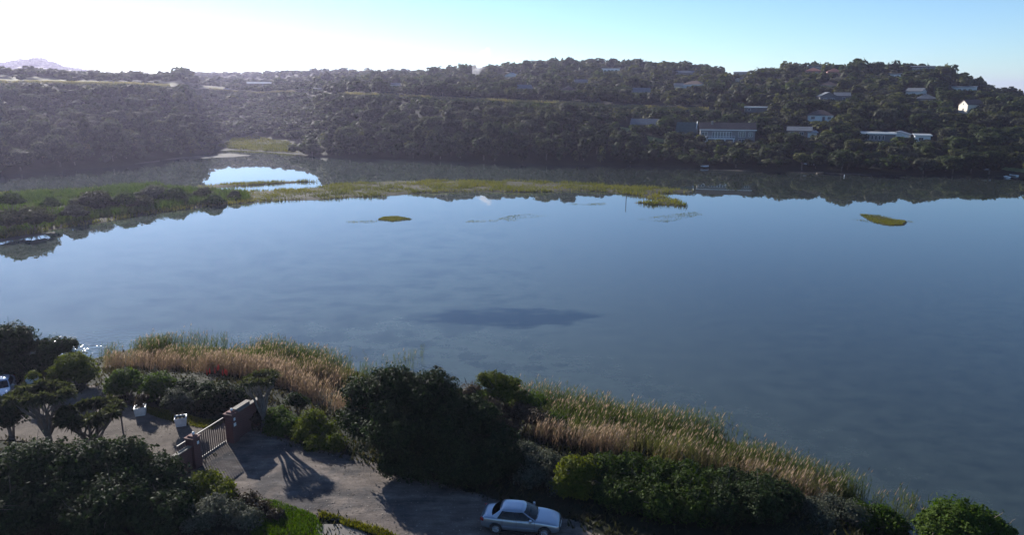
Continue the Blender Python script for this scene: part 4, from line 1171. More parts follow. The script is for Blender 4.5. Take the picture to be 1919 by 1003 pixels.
def umbrella_tree(name, label, px, py, h, Rr, seed, cat='tree', leafmat='bush_green', straps=True, bark='bark_pale', stems=8, z=ROAD_Z, forks=1, group=None):
    g = np.random.default_rng(seed)
    c = P(px, py, z)
    root = empty(name, c, label, cat, group)
    tb = MB(); tips = []
    hb = h * (.28 if forks == 1 else .12)
    tb.tube([(0, 0, -.3), (.02, .03, hb * .6), (0, 0, hb + .05)], [.24, .2, .17], 8)
    for k in range(stems):
        a = 6.283 * k / stems + g.random() * .5; rr = Rr * (.35 + .45 * g.random())
        m1 = np.array([rr * .45 * math.cos(a), rr * .45 * math.sin(a), hb + (h - hb) * .42])
        e1 = np.array([rr * math.cos(a), rr * math.sin(a), h * (.9 + .05 * g.random())])
        tb.tube([(0, 0, hb * .7), m1 * np.array([.8, .8, .8]) , m1], [.13, .1, .085], 6)
        for q in range(3):
            b_ = a + (q - 1) * .75 + g.random() * .3
            e = m1 + np.array([math.cos(b_) * Rr * (.25 + .3 * g.random()), math.sin(b_) * Rr * (.25 + .3 * g.random()), (h - m1[2]) * (.88 + .12 * g.random())])
            mid = (m1 + e) / 2 + np.array([math.cos(b_), math.sin(b_), -.3]) * .12
            tb.tube([m1, mid, e], [.075, .055, .035], 5); tips.append(e)
    tb.build('trunk', M[bark], root)
    V, F, T, o = [], [], [], 0
    for e in tips:
        n = 70 if straps else 150
        d = g.normal(size=(n, 3)); d[:, 2] = d[:, 2] * .5 + .2; d /= np.linalg.norm(d, axis=1)[:, None]
        ln = (.5 if straps else .62) * (.6 + .6 * g.random(n))
        a = np.cross(d, g.normal(size=(n, 3))); a /= np.linalg.norm(a, axis=1)[:, None]
        wd = .035 if straps else .07
        p0 = e + d * .03; p1 = e + d * (ln * .55)[:, None]; p2 = e + d * ln[:, None] - np.c_[np.zeros(n), np.zeros(n), ln * .22]
        v = np.stack([p0, p1 + a * wd, p2, p1 - a * wd], 1).reshape(-1, 3)
        V.append(v); F.append(np.arange(n * 4).reshape(-1, 4) + o); T.append(np.clip(.15 + .3 * g.random() + .5 * g.random(n), 0, 1)); o += len(v)
    me = np_mesh('crown', np.concatenate(V), [np.concatenate(F)], {'tint': np.concatenate(T)})
    link('crown', me, M[leafmat], root)
    return root
umbrella_tree('dragon_tree', 'umbrella shaped tree with several pale stems right of the gate', 495, 800, 3.9, 1.45, 4, leafmat='bush_olive', stems=7)
umbrella_tree('frangipani_tree', 'bare branched umbrella tree with thick trunk at the left, tallest of the pair', 94, 842, 4.3, 2.3, 8, leafmat='bush_olive', straps=False, stems=8)
umbrella_tree('frangipani_tree', 'lower spreading umbrella tree just behind the big corner bush', 176, 848, 3.1, 2.4, 15, leafmat='bush_olive', straps=False, stems=9, forks=2)

# ------------------------------------------------------------------ reeds and ground cover
def build_reeds(name, label, polys, per_m2, h, green, mat):
    V, F, T, o = [], [], [], 0
    for poly in polys:
        p = np.array([q[:2] for q in poly])
        area = abs(np.dot(p[:, 0], np.roll(p[:, 1], 1)) - np.dot(p[:, 1], np.roll(p[:, 0], 1))) / 2
        xy = scatter_poly(poly, int(area * per_m2), rng)
        cl = fbm(xy[:, 0] / 3, xy[:, 1] / 3, 50)
        e = np.minimum(poly_dist(xy[:, 0], xy[:, 1], p) / 1.2, 1)
        keep = rng.random(len(xy)) < np.clip((cl - .33) * 6, .06, 1) * (.25 + .75 * e); xy = xy[keep]; cl = cl[keep]
        n = len(xy)
        z0 = np.maximum(gz(xy[:, 0], xy[:, 1]), -.4) - .05
        q = near_shore(xy[:, 0]) - xy[:, 1]
        tan = np.clip(np.interp(q + (fbm(xy[:, 0] / 4, xy[:, 1] / 4, 55) - .5) * 8 - np.clip((xy[:, 0] + 4) / 6, 0, 1) * 3.0, [3.0, 7.2], [.1, .66]), 0, 1) if green is None else np.full(n, green)
        hh = h * (.45 + .8 * cl) * (.7 + .5 * rng.random(n)) * np.where(rng.random(n) < .12, .5, 1)
        base = np.c_[xy, z0]
        la = rng.normal(size=n) * .6 + .5; lean = .2 * hh * (.3 + rng.random(n)) * np.where(rng.random(n) < .15, 3, 1)
        top = base + np.c_[np.cos(la) * lean, np.sin(la) * lean * .6, hh]
        th = rng.random(n) * 3.1416
        a = np.c_[np.cos(th), np.sin(th), np.zeros(n)] * .016
        tt = np.clip(tan + .25 * (rng.random(n) - .5), 0, 1)
        v = np.stack([base - a, base + a, top], 1).reshape(-1, 3); V.append(v); F.append(np.arange(n * 3).reshape(-1, 3) + o); T.append(tt); o += len(v)
        for k in range(4):   # leaves
            f = .2 + .2 * k + .1 * rng.random(n)
            b = base + (top - base) * f[:, None]
            an = rng.random(n) * 6.283; ln = (.35 + .35 * rng.random(n))
            tip = b + np.c_[np.cos(an) * ln * .55, np.sin(an) * ln * .55, ln * .75]
            sd_ = np.c_[-np.sin(an), np.cos(an), np.zeros(n)] * .02
            v = np.stack([b - sd_, b + sd_, tip], 1).reshape(-1, 3); V.append(v); F.append(np.arange(n * 3).reshape(-1, 3) + o)
            T.append(np.clip(tan * .9 + .3 * (rng.random(n) - .5), 0, 1)); o += len(v)
        m = rng.random(n) < .2 + .55 * tan    # plumes
        tp = top[m]; k = len(tp)
        an = rng.random(k) * 6.283
        sd_ = np.c_[np.cos(an), np.sin(an), np.zeros(k)] * .035
        up = np.c_[.1 * np.ones(k), np.zeros(k), .16 + .12 * rng.random(k)]
        v = np.stack([tp - up * .4, tp + sd_, tp + up, tp - sd_], 1).reshape(-1, 4, 3)
        v3 = np.concatenate([v[:, [0, 1, 2]], v[:, [0, 2, 3]]], 1).reshape(-1, 3)
        V.append(v3); F.append(np.arange(len(v3)).reshape(-1, 3) + o); T.append(np.repeat(np.clip(.8 + .3 * rng.random(k), 0, 1), 2)); o += len(v3)
    me = np_mesh(name, np.concatenate(V), [np.concatenate(F)], {'tint': np.concatenate(T)})
    return tag(link(name, me, mat), label, None, None, 'stuff')

reedL = [P(x, y, .2) for x, y in [(185, 672), (240, 652), (320, 645), (420, 648), (520, 657), (600, 670), (680, 700), (720, 715), (720, 790), (640, 812), (590, 790), (520, 752), (430, 728), (330, 716), (250, 706), (190, 700)]]
reedR = [P(x, y, .2) for x, y in [(940, 745), (985, 745), (1050, 752), (1150, 770), (1300, 800), (1400, 838), (1500, 880), (1600, 918), (1626, 945), (1600, 975), (1520, 980), (1440, 950), (1330, 915), (1200, 895), (1080, 885), (1000, 870), (950, 830)]]
build_reeds('reed_bed', 'dense bed of green and tan reeds along the near shore', [reedL, reedR], 58, 1.75, None, M['reed'])
thin = [[(300, 640), (360, 622), (420, 640), (360, 650)], [(680, 690), (790, 655), (800, 668), (760, 715)], [(560, 660), (640, 660), (700, 690), (640, 690)], [(960, 730), (1010, 715), (1060, 740), (1030, 752)],
        [(1240, 775), (1320, 770), (1420, 825), (1400, 838)], [(170, 655), (290, 630), (300, 645), (200, 668)]]
build_reeds('outer_reeds', 'thin dark reeds standing in open water beside the reed bed', [[P(*p) for p in q] for q in thin], 5, 1.5, .12, M['reed'])
thin2 = [[(1625, 930), (1690, 925), (1760, 960), (1740, 1003), (1660, 1000)]]
build_reeds('shallow_reeds', 'sparse reeds in the dark shallows at the lower right', [[P(*p) for p in q] for q in thin2], 14, 1.3, .12, M['reed'])

def build_cover():
    g = np.random.default_rng(9)
    n = 60000
    x = -45 + 80 * g.random(n); y = 24 + 56 * g.random(n)
    q = near_shore(x) - y
    ok = (q > .5) & (np.abs(x / np.maximum(y, 1)) < .85)
    for pl in (road_poly, drive_poly):
        pp = np.array([p[:2] for p in pl])
        inside = in_poly(x, y, pp); dd = poly_dist(x, y, pp)
        ok &= ~(inside & (dd > .25 + .5 * fbm(x / 2, y / 2, 70)))
    x, y = x[ok], y[ok]; n = len(x)
    z = gz(x, y)
    cl = fbm(x / 3, y / 3, 72)
    hh = (.08 + .38 * np.clip(cl - .3, 0, 1) * 2) * (.5 + g.random(n))
    v, f, t = blades(np.c_[x, y, z - .02], hh, .09, g, 1.1, np.clip(fbm(x / 6, y / 6, 75) * .8 + .4 * g.random(n) - .1, 0, 1))
    me = np_mesh('ground_cover', v, [f], {'tint': t})
    tag(link('ground_cover', me, M['cover']), 'rough low weeds covering the ground around the road and garden', None, None, 'stuff')
    # stones and dead leaves on the dirt road and the drive
    pts = np.vstack([scatter_poly(road_poly, 2600, g), scatter_poly(drive_poly, 1400, g)])
    m = len(pts); sz = .02 + .05 * g.random(m) ** 3; zz = np.full(m, ROAD_Z + .03)
    an = g.random(m) * 6.283; cx, sx_ = np.cos(an) * sz, np.sin(an) * sz
    v = np.stack([np.c_[pts[:, 0] - cx, pts[:, 1] - sx_, zz], np.c_[pts[:, 0] + sx_ * .7, pts[:, 1] - cx * .7, zz], np.c_[pts[:, 0] + cx, pts[:, 1] + sx_, zz], np.c_[pts[:, 0] - sx_ * .7, pts[:, 1] + cx * .7, zz],
                  np.c_[pts, zz + sz * .35]], 1).reshape(-1, 3)
    b0 = (np.arange(m) * 5)[:, None]
    f = np.concatenate([b0 + np.array([[0, 1, 4]]), b0 + np.array([[1, 2, 4]]), b0 + np.array([[2, 3, 4]]), b0 + np.array([[3, 0, 4]])])
    tag(link('gravel', np_mesh('gravel', v, [f], {'tint': np.tile(g.random(m), 4)}), M['litter']), 'loose stones and dead leaves on the dirt road and drive', None, None, 'stuff')
    # bright verge
    vp = [P(a, b, ROAD_Z) for a, b in [(455, 930), (520, 940), (585, 962), (605, 985), (600, 1040), (520, 1060), (470, 1003), (440, 960)]]
    xy = scatter_poly(vp, 9000, g)
    v, f, t = blades(np.c_[xy, np.full(len(xy), ROAD_Z - .03)], .16, .03, g, .7)
    tag(link('verge_grass', np_mesh('verge_grass', v, [f], {'tint': t}), M['lawn']), 'bright green grass verge beside the dirt road', None, None, 'stuff')
    wp = [P(a, b, ROAD_Z) for a, b in [(560, 955), (600, 960), (650, 976), (720, 994), (790, 1030), (780, 1040), (700, 1003), (640, 985), (590, 968)]]
    xy = scatter_poly(wp, 3000, g)
    xy = xy[fbm(xy[:, 0] * 1.4, xy[:, 1] * 1.4, 66) > .46]
    v, f, t = blades(np.c_[xy, np.full(len(xy), ROAD_Z)], .2 * (.4 + g.random(len(xy))), .035, g, .9, .1 + .8 * g.random(len(xy)))
    tag(link('road_weeds', np_mesh('road_weeds', v, [f], {'tint': t}), M['marsh']), 'strip of weeds between the dirt road and the concrete apron', None, None, 'stuff')
    dp = [P(a, b, ROAD_Z) for a, b in [(330, 772), (380, 786), (420, 792), (400, 806), (360, 800), (300, 785), (262, 770), (255, 760)]]
    xy = scatter_poly(dp, 3500, g)
    v, f, t = blades(np.c_[xy, np.full(len(xy), ROAD_Z)], .12, .04, g, .9, .2 + .6 * g.random(3500))
    tag(link('drive_grass', np_mesh('drive_grass', v, [f], {'tint': t}), M['marsh']), 'thin yellowish grass along the edge of the gravel drive', None, None, 'stuff')
build_cover()

# shrubs on the spit
spit_shrubs = [(20, 372, 140, 1.8, 'leafy green shrub on the spit at the left edge'), (60, 405, 135, 3.0, 'broad dark shrub at the near edge of the spit, left edge'), (10, 410, 133, 2.4, 'dark shrub partly cut by the left edge on the spit'),
               (95, 378, 150, 1.4, 'small green shrub beside the pale pool on the spit'), (178, 376, 158, 3.4, 'largest rounded dark bush on the spit'), (235, 372, 160, 2.2, 'low bush right of the largest spit bush'),
               (292, 362, 172, 3.0, 'spreading grey bush in the middle of the left spit'), (268, 378, 160, 2.0, 'low dark bush in front of the spreading grey bush'), (330, 362, 170, 2.2, 'rounded bush right of the spreading grey bush'),
               (382, 362, 176, 2.1, 'dark bush at the start of the narrow grass strip'), (400, 372, 168, 1.6, 'small dark bush near the water beside the strip'), (140, 395, 145, 1.8, 'small grey green bush below the largest spit bush'), (440, 364, 176, 1.2, 'tiny dark shrub on the spit right of the bushes')]
for i, (px, py, d, r, lab) in enumerate(spit_shrubs):
    bush('spit_shrub', lab, [(px, py, d, r * .95), (px - r * 5, py + 3, d - 1, r * .65), (px + r * 5, py + 4, d + .5, r * .68), (px + r * 2, py + 6, d - 2, r * .8), (px - r * 11, py + 6, d - 1, r * .5), (px + r * 11, py + 6, d + 1, r * .5)], 2600, .2, ['bush_olive', 'bush_green', 'bush_grey'][[1, 0, 0, 1, 0, 1, 2, 0, 1, 0, 1, 2, 0][i]], 'shrubs on the spit', flat=.7, stray=.15)

# ------------------------------------------------------------------ gate, walls, pots, lamp
def build_gate():
    M['brick'] = None
    m, nt, b = new_mat('red_face_brick')
    tc = node(nt, 'ShaderNodeTexCoord')
    bt = node(nt, 'ShaderNodeTexBrick', Scale=1.0)
    bt.inputs['Color1'].default_value = (.15, .04, .03, 1); bt.inputs['Color2'].default_value = (.1, .03, .024, 1); bt.inputs['Mortar'].default_value = (.12, .085, .075, 1)
    bt.inputs['Mortar Size'].default_value = .012; bt.inputs['Brick Width'].default_value = .23; bt.inputs['Row Height'].default_value = .085
    mp = node(nt, 'ShaderNodeMapping'); mp.inputs['Rotation'].default_value = (R(90), 0, 0)
    nt.links.new(tc.outputs['Object'], mp.inputs[0]); nt.links.new(mp.outputs[0], bt.inputs['Vector'])
    nt.links.new(bt.outputs['Color'], b.inputs['Base Color']); b.inputs['Roughness'].default_value = .85
    bp = node(nt, 'ShaderNodeBump', Strength=.5, Distance=.01); nt.links.new(bt.outputs['Fac'], bp.inputs['Height']); bp.invert = True
    nt.links.new(bp.outputs[0], b.inputs['Normal'])
    M['brick'] = m
    M['coping'] = noise_col('coping', [(.3, (.14, .12, .1)), (.7, (.24, .21, .17))], 4, .8, .3)
    M['gate_steel'] = plain('gate_steel', (.07, .055, .052), .6, .1)
    A = P(368, 866, ROAD_Z)[:2]; B = P(420, 831, ROAD_Z)[:2]
    u = (B - A) / np.linalg.norm(B - A); ang = math.atan2(u[1], u[0])
    Lg = np.linalg.norm(B - A)
    z = ROAD_Z
    # gate: origin at A, +x along the gate
    gate = empty('sliding_gate', (*A, z), 'metal bar sliding gate between the brick pillars', 'gate', rz=ang)
    L0, L1, Hh = -1.5, Lg + .15, 1.85
    n = 23
    bm_ = MB().box((0, 0, .95), (.07, .03, 1.72)).mesh('bar'); bm_.materials.append(M['gate_steel'])
    for k in range(n):
        o = link('bar', bm_, None, gate); o.location = (L0 + .05 + (L1 - L0 - .1) * k / (n - 1), 0, 0)
    MB().box(((L0 + L1) / 2, 0, Hh), (L1 - L0, .07, .07)).build('top_rail', M['gate_steel'], gate)
    MB().box(((L0 + L1) / 2, 0, .055), (L1 - L0, .07, .08)).build('bottom_rail', M['gate_steel'], gate)
    tr = MB().box((Lg / 2 - .3, 0, .008), (Lg + 3.2, .34, .024)); o = tr.build('track', M['coping'], gate)
    # pillars and walls stand on the road side of the gate
    v = np.array([u[1], -u[0]])
    def at(a, o): return (*(A + u * a + v * o), z)
    def pillar(a, o, label, extra):
        r = empty('brick_pillar', at(a, o), label, 'pillar', rz=ang)
        MB().box((0, 0, 1.05), (.62, .62, 2.1)).build('shaft', M['brick'], r)
        MB().box((0, 0, 2.14), (.74, .74, .09)).box((0, 0, 2.23), (.5, .5, .1), taper=.7).build('cap', M['brick'], r)
        MB().ball((.12, 0, 2.36), .1, 10, 6).build('lamp_globe', M['white_paint'], r)
        for (x, zz, w, h) in extra:
            MB().box((x, -.325, zz), (w, .03, h)).build('plaque', M['white_paint'], r)
        return r
    pillar(-.55, .42, 'brick pillar at the near left end of the gate', [(.1, 1.75, .16, .2)])
    pillar(Lg + .45, .42, 'brick pillar with two white plaques at the far right end of the gate', [(-.05, 1.75, .16, .2), (-.05, 1.35, .22, .24)])
    def wall(a0, a1, o, h, label):
        r = empty('brick_wall', at((a0 + a1) / 2, o), label, 'wall', rz=ang)
        MB().box((0, 0, h / 2), (a1 - a0, .24, h)).build('wall_panel', M['brick'], r)
        MB().box((0, 0, h + .03), (a1 - a0, .34, .06)).build('coping', M['coping'], r)
    wall(-5.5, -.87, .42, 1.6, 'brick wall running left from the gate behind the corner bush')
    wall(Lg + .77, Lg + 4.0, .42, 1.95, 'brick wall with pale coping running right from the gate')
    r = empty('post_box', at(Lg + 1.6, .42), 'pale box on top of the brick wall beside the plaque pillar', 'letterbox', rz=ang)
    r.location.z = z + 2.01
    MB().box((0, 0, .12), (1.5, .3, .24)).build('box_body', M['grey_wall'], r)
    MB().box((0, 0, .27), (1.62, .4, .05)).build('lid', M['coping'], r)
build_gate()

def planter(px, py, label, size):
    c = P(px, py, ROAD_Z)
    r = empty('planter', c, label, 'planter', rz=.35)
    s = size
    v = [(-s * .42, -s * .42, 0), (s * .42, -s * .42, 0), (s * .42, s * .42, 0), (-s * .42, s * .42, 0), (-s * .5, -s * .5, s * .8), (s * .5, -s * .5, s * .8), (s * .5, s * .5, s * .8), (-s * .5, s * .5, s * .8)]
    q = s * .42
    v += [(-q, -q, s * .8), (q, -q, s * .8), (q, q, s * .8), (-q, q, s * .8), (-q, -q, s * .68), (q, -q, s * .68), (q, q, s * .68), (-q, q, s * .68)]
    MB().add(v, [(0, 3, 2, 1), (0, 1, 5, 4), (1, 2, 6, 5), (2, 3, 7, 6), (3, 0, 4, 7), (4, 5, 9, 8), (5, 6, 10, 9), (6, 7, 11, 10), (7, 4, 8, 11), (8, 9, 13, 12), (9, 10, 14, 13), (10, 11, 15, 14), (11, 8, 12, 15)]).build('pot', M['white_paint'], r)
    MB().box((0, 0, s * .67), (s * .84 - .01, s * .84 - .01, .04)).build('soil', M['mud'], r)
    return c
planter(264, 777, 'white square planter left of the potted olive', .82)
planter(340, 797, 'white square planter holding the grey olive tree', .82)
planter(62, 722, 'white planter with a small green plant near the parked car', .8)
def pot_plant(px, py, name, label, lob, n, size, mat, z):
    bush(name, label, lob, n, size, mat, stray=.25, spread=.22, cat='plant')
pot_plant(264, 0, 'pot_plant', 'small reddish green plant in the left white planter', [(266, 748, 51.2, .45), (262, 756, 51, .4)], 1050, 0.056, 'bush_brown', 0)
c0 = D(332, 752, 49.6)
pot_plant(332, 0, 'olive_tree', 'grey leaved olive tree growing in a white planter', [(330, 748, 49.8, .85), (318, 756, 49.6, .6), (346, 752, 49.6, .6), (334, 768, 49.4, .55)], 3990, 0.056, 'bush_grey', 0)
pot_plant(62, 0, 'pot_plant', 'green plant in the white planter near the parked car', [(62, 706, 54.2, .5)], 1050, 0.062, 'bush_lime', 0)

def garden_lamp():
    c = P(231, 812, ROAD_Z)
    r = empty('garden_lamp', c, 'metal garden lamp on a post beside the gravel drive', 'lamp')
    st = plain('lamp_metal', (.3, .36, .42), .35, .6); dk_ = plain('lamp_dark', (.06, .065, .08), .5, .3)
    MB().tube([(0, 0, -.2), (0, 0, 1.2)], [.06, .05], 8).build('post', dk_, r)
    MB().lathe([(.001, 1.2), (.08, 1.2), (.2, 1.65), (.22, 2.0), (.001, 2.0)], n=12).build('lamp_body', dk_, r)
    MB().lathe([(.001, 2.0), (.2, 2.0), (.2, 2.14), (.001, 2.14)], n=12).build('diffuser', M['white_paint'], r)
    MB().lathe([(.001, 2.14), (.27, 2.14), (.25, 2.3), (.16, 2.45), (.001, 2.5)], n=12).build('cap', st, r, True)
garden_lamp()

def aloe(px, py, label, seed):
    g = np.random.default_rng(seed)
    c = P(px, py, .6)
    r = empty('flowering_aloe', c, label, 'plant', 'red flowering aloes by the reeds')
    V, F = [], []
    n = 40
    a = g.random(n) * 6.283; d = np.c_[np.cos(a), np.sin(a), .6 + .6 * g.random(n)]; d /= np.linalg.norm(d, axis=1)[:, None]
    s = np.c_[-np.sin(a), np.cos(a), np.zeros(n)] * .05
    v = np.stack([-s, s, d * .7], 1).reshape(-1, 3)
    link('leaf_rosette', np_mesh('leaf_rosette', v, [np.arange(n * 3).reshape(-1, 3)], {'tint': g.random(n)}), M['bush_grey'], r)
    for k in range(5):
        x, y = g.normal(size=2) * .25
        MB().tube([(x * .3, y * .3, .1), (x, y, 1.2)], .025, 4).build('flower_stalk', M['bark'], r)
        MB().tube([(x, y, 1.2), (x, y, 1.4), (x, y, 1.75)], [.05, .075, .01], 6).build('flower_spike', M['red'], r)
M['red'] = plain('red_flower', (.6, .06, .03), .6)
aloe(404, 722, 'aloe with red flower spikes at the edge of the reeds', 1)
aloe(424, 727, 'aloe with red flower spikes just right of the first at the reeds', 2)

# ------------------------------------------------------------------ cars
def car_materials():
    m, nt, b = new_mat('silver_paint')
    b.inputs['Base Color'].default_value = (.36, .40, .47, 1); b.inputs['Metallic'].default_value = .8; b.inputs['Roughness'].default_value = .28
    b.inputs['Coat Weight'].default_value = .8; b.inputs['Coat Roughness'].default_value = .04
    nz = node(nt, 'ShaderNodeTexNoise', Scale=2.5, Detail=5); nt.links.new(nz.outputs[0], b.inputs['Roughness'])
    mr = node(nt, 'ShaderNodeMapRange'); mr.inputs[3].default_value = .24; mr.inputs[4].default_value = .36
    nt.links.new(nz.outputs[0], mr.inputs[0]); nt.links.new(mr.outputs[0], b.inputs['Roughness'])
    M['silver'] = m
    m, nt, b = new_mat('car_glass')
    t = node(nt, 'ShaderNodeBsdfTransparent'); t.inputs[0].default_value = (.16, .19, .19, 1)
    gl = node(nt, 'ShaderNodeBsdfGlossy', Roughness=.03)
    lw = node(nt, 'ShaderNodeFresnel', IOR=1.5)
    mx = node(nt, 'ShaderNodeMixShader'); nt.links.new(lw.outputs[0], mx.inputs[0]); nt.links.new(t.outputs[0], mx.inputs[1]); nt.links.new(gl.outputs[0], mx.inputs[2])
    nt.links.new(mx.outputs[0], nt.nodes['Material Output'].inputs[0])
    M['car_glass'] = m
    M['tyre'] = plain('tyre_rubber', (.02, .02, .022), .85)
    M['rim'] = plain('alloy_rim', (.4, .4, .42), .35, .8)
    M['black_trim'] = plain('black_trim', (.015, .015, .017), .5)
    M['red_lens'] = plain('tail_lens', (.25, .015, .012), .2)
    M['clear_lens'] = plain('head_lens', (.5, .53, .56), .08)
    M['seat'] = plain('seat_cloth', (.12, .115, .11), .9)
    M['sunshade'] = plain('pale_papers', (.6, .62, .58), .8)

def make_sedan(loc, rz, label):
    root = empty('parked_car', loc, label, 'car', rz=rz)
    # lower body: stations x, half width, deck height, bottom
    st = [(-2.235, .60, .66, .42), (-2.20, .72, .84, .30), (-2.05, .80, .965, .24), (-1.6, .855, .985, .21), (-1.0, .868, .965, .19), (-.2, .87, .945, .18), (.6, .868, .935, .18), (.95, .862, .945, .19),
          (1.35, .85, .905, .2), (1.75, .825, .84, .21), (2.05, .765, .76, .24), (2.19, .66, .66, .3), (2.235, .52, .56, .4)]
    def prof(w, zd, zb):
        return [(0, zb), (w * .8, zb), (w * .95, zb + (zd - zb) * .12), (w, zb + (zd - zb) * .42), (w * .985, zb + (zd - zb) * .66), (w * .955, zb + (zd - zb) * .86), (w * .90, zd - .015), (w * .6, zd + .012), (0, zd + .022)]
    V, F = [], []
    rings = []
    for (x, w, zd, zb) in st:
        p = prof(w, zd, zb)
        full = p + [(-y, z) for y, z in p[-2:0:-1]]
        rings.append(list(range(len(V), len(V) + len(full))))
        V += [(x, y, z) for y, z in full]
    for a, b_ in zip(rings[:-1], rings[1:]):
        n = len(a)
        for k in range(n): F.append((a[k], a[(k + 1) % n], b_[(k + 1) % n], b_[k]))
    F.append(tuple(rings[0][::-1])); F.append(tuple(rings[-1]))
    me = MB().add(V, F).mesh('body', True); me.materials.append(M['silver'])
    bo = link('body', me, None, root)
    ss = bo.modifiers.new('ss', 'SUBSURF'); ss.levels = ss.render_levels = 2
    wheels = [(-1.33, 1), (-1.33, -1), (1.39, 1), (1.39, -1)]
    cut = []
    for xw in (-1.33, 1.39):
        cb = MB().lathe([(.001, -1.2), (.37, -1.2), (.37, 1.2), (.001, 1.2)], (xw, 0, .33), 28, 'y')
        co = link('wheel_arch_cut', cb.mesh('cut'), M['black_trim']); cut.append(co)
        co.parent = root
        bm2 = bo.modifiers.new('b', 'BOOLEAN'); bm2.object = co; bm2.operation = 'DIFFERENCE'; bm2.solver = 'EXACT'
    bpy.context.view_layer.update()
    dg = bpy.context.evaluated_depsgraph_get()
    nm = bpy.data.meshes.new_from_object(bo.evaluated_get(dg))
    bo.modifiers.clear(); bo.data = nm
    for p in nm.polygons: p.use_smooth = True
    for co in cut: bpy.data.objects.remove(co)
    # inner floor blocks the view through the arches
    MB().box((0, 0, .42), (4.0, 1.2, .4)).build('underbody', M['black_trim'], root)
    # cabin
    base = [(1.04, 0), (1.02, .38), (.93, .68), (.86, .755), (.35, .81), (-.17, .82), (-.22, .82), (-.92, .81), (-1.30, .775), (-1.52, .71), (-1.66, .60), (-1.76, .32), (-1.79, 0)]
    top = [(.22, 0), (.20, .30), (.14, .52), (.09, .565), (-.15, .59), (-.36, .597), (-.41, .597), (-.80, .585), (-.98, .56), (-1.04, .53), (-1.08, .47), (-1.12, .26), (-1.13, 0)]
    def ring(pts): return pts + [(x, -y) for x, y in pts[-2:0:-1]]
    B_, T_ = np.array(ring(base)), np.array(ring(top)); n = len(B_)
    zb, zt = .905, 1.345
    lev = [0, .04, .5, .92, 1.0]
    rows = []
    for t in lev:
        bulge = .03 * math.sin(math.pi * t)
        c = B_ * (1 - t) + T_ * t
        c = c + np.c_[np.zeros(n), np.sign(c[:, 1]) * bulge * (np.abs(c[:, 1]) > .4)]
        rows.append(np.c_[c, np.full(n, zb + (zt - zb) * t)])
    cen = np.array([-.5, 0])
    for sc_, dz in ((.93, .035), (.75, .062), (.45, .078), (.15, .084)):
        rows.append(np.c_[(T_ - cen) * sc_ + cen, np.full(n, zt + dz)])
    allv = np.concatenate(rows)
    seg = {}
    def kind(k):
        h = k if k < 12 else 23 - k
        return ['windscreen', 'windscreen', 'p', 'side_window', 'side_window', 'b', 'rear_side_window', 'rear_side_window', 'p', 'p', 'rear_window', 'rear_window'][h]
    groups = {}
    for i in range(len(rows) - 1):
        for k in range(n):
            q = (i * n + k, i * n + (k + 1) % n, (i + 1) * n + (k + 1) % n, (i + 1) * n + k)
            kd = kind(k)
            if kd == 'p' or i == 0 or i >= 3: key = ('roof', 0)
            elif kd == 'b': key = ('door_pillar', 1 if k < 12 else -1)
            else: key = (kd, 0 if 'window' not in kd or kd == 'rear_window' else (1 if k < 12 else -1))
            groups.setdefault(key, []).append(q)
    groups[('roof', 0)].append(tuple((len(rows) - 1) * n + k for k in range(n)))
    for (kd, sd_), fs in groups.items():
        used = sorted({i for q in fs for i in q}); mp_ = {j: i for i, j in enumerate(used)}
        MB().add(allv[used], [tuple(mp_[i] for i in q) for q in fs]).build('roof' if kd == 'roof' else kd, M['silver'] if kd == 'roof' else (M['black_trim'] if kd == 'door_pillar' else M['car_glass']), root, True)
    sx = [q[0] for q in st]
    for xs_, j0, j1 in ((-.97, 3, 7), (-.18, 1, 7), (.84, 1, 7)):
        w_, zd_, zb_ = [float(np.interp(xs_, sx, [q[c] for q in st])) for c in (1, 2, 3)]
        pr_ = prof(w_, zd_, zb_)[j0:j1]
        for sd_ in (-1, 1):
            MB().tube([(xs_, sd_ * (y_ - .004), z_) for y_, z_ in pr_], .009, 4).build('door_seam', M['black_trim'], root)
    # wheels
    for xw, sd_ in wheels:
        w = link('wheel', MB().lathe([(.2, -.1), (.3, -.105), (.325, -.06), (.325, .06), (.3, .105), (.2, .1)], (0, 0, 0), 24, 'y').mesh('tyre', True), M['tyre'], root)
        w.location = (xw, sd_ * .755, .325)
        rb = MB().lathe([(.001, .03), (.05, .05), (.06, .03), (.17, .02), (.19, .07), (.215, .095), (.215, -.05), (.001, -.05)], (0, 0, 0), 24, 'y')
        for k in range(5):
            a = k * 1.2566; rb.box((.11 * math.cos(a), .05, .11 * math.sin(a)), (.05, .03, .05)); rb.tube([(0, .05, 0), (.2 * math.cos(a), .075, .2 * math.sin(a))], [.035, .025], 4)
        ri = rb.build('rim', M['rim'], w)
        if sd_ < 0: ri.rotation_euler = (0, 0, math.pi)
    for sd_ in (-1, 1):
        MB().ball((1.98, sd_ * .56, .66), .15, 12, 8, .62).build('headlight', M['clear_lens'], root, True)
        MB().box((-2.1, sd_ * .655, .80), (.2, .2, .17), sd_ * .45).build('taillight', M['red_lens'], root)
        mr_ = MB().box((.62, sd_ * .93, 1.0), (.14, .2, .13), 0, .8); mr_.box((.66, sd_ * .83, .97), (.06, .14, .05)); mr_.build('wing_mirror', M['silver'], root)
        for hx in (-1.0, .05): MB().box((hx, sd_ * .862, .80), (.19, .03, .035)).build('door_handle', M['silver'], root)
        MB().box((-.05, sd_ * .872, .5), (1.95, .02, .05)).build('side_moulding', M['silver'], root)
        MB().box((0, sd_ * .84, .19), (2.0, .04, .08)).build('sill', M['black_trim'], root)
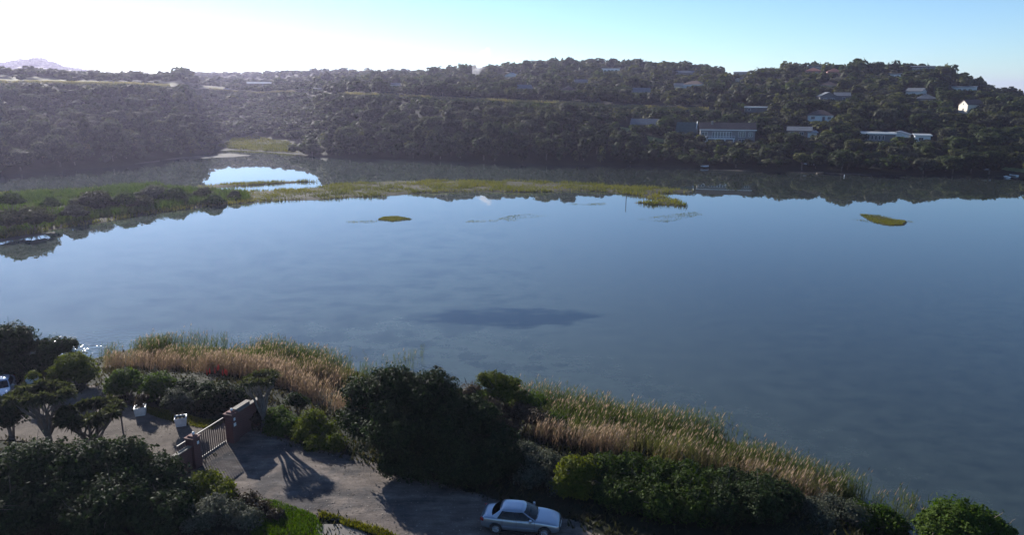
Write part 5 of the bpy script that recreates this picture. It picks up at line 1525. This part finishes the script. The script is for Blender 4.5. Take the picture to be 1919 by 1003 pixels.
        MB().box((2.215, sd_ * .13, .6), (.05, .2, .13)).build('grille', M['black_trim'], root)
        MB().box((.22, sd_ * .36, .8), (.5, .48, .26)).box((-.02, sd_ * .36, 1.02), (.14, .46, .5)).build('seat', M['seat'], root)
    MB().box((-.85, 0, .85), (.5, 1.2, .26)).box((-1.12, 0, 1.02), (.14, 1.2, .4)).build('rear_seat', M['seat'], root)
    MB().box((.66, 0, .9), (.42, 1.36, .12)).build('dashboard', M['black_trim'], root)
    MB().box((.72, .05, .972), (.3, .5, .02)).build('papers', M['sunshade'], root)
    MB().box((2.2, 0, .35), (.08, 1.0, .14)).build('lower_grille', M['black_trim'], root)
    MB().box((2.245, 0, .47), (.02, .52, .11)).build('number_plate', M['white_paint'], root)
    MB().box((-2.24, 0, .62), (.02, .52, .11)).build('number_plate', M['white_paint'], root)
    wp = MB(); wp.tube([(.98, -.05, .955), (.93, -.55, .95)], .012, 4); wp.tube([(.99, .45, .955), (.96, -.02, .955)], .012, 4); wp.build('wiper', M['black_trim'], root)
    return root
car_materials()
cr, cf = P(932, 1001, ROAD_Z), P(1023, 1009, ROAD_Z)
yaw = math.atan2(cf[1] - cr[1], cf[0] - cr[0])
ctr = (cr + cf) / 2 + np.array([math.sin(-yaw) * -.0, .76, 0])
sedan = make_sedan((float(ctr[0]), float(ctr[1]), ROAD_Z + .03), yaw, 'silver four door car on the shaded road at the bottom of the picture')

def copy_tree(o, parent=None):
    c = o.copy(); COL.objects.link(c)
    if parent is not None: c.parent = parent
    for ch in o.children: copy_tree(ch, c)
    return c
c2 = copy_tree(sedan); p2 = P(4, 742, ROAD_Z)
c2.location = (float(p2[0]), float(p2[1]), ROAD_Z + .02); c2.rotation_euler.z = R(-62); c2['label'] = 'silver car cut off by the left edge in the garden drive'
c3 = copy_tree(sedan); sv = 425; dd = float(road_d(sv)) + 2
c3.location = ((sv - 959.5) / HOR * dd, dd, float(gz((sv - 959.5) / HOR * dd, dd)) + .4); c3.rotation_euler.z = R(-4); c3['label'] = 'small pale car on the plateau road far left'
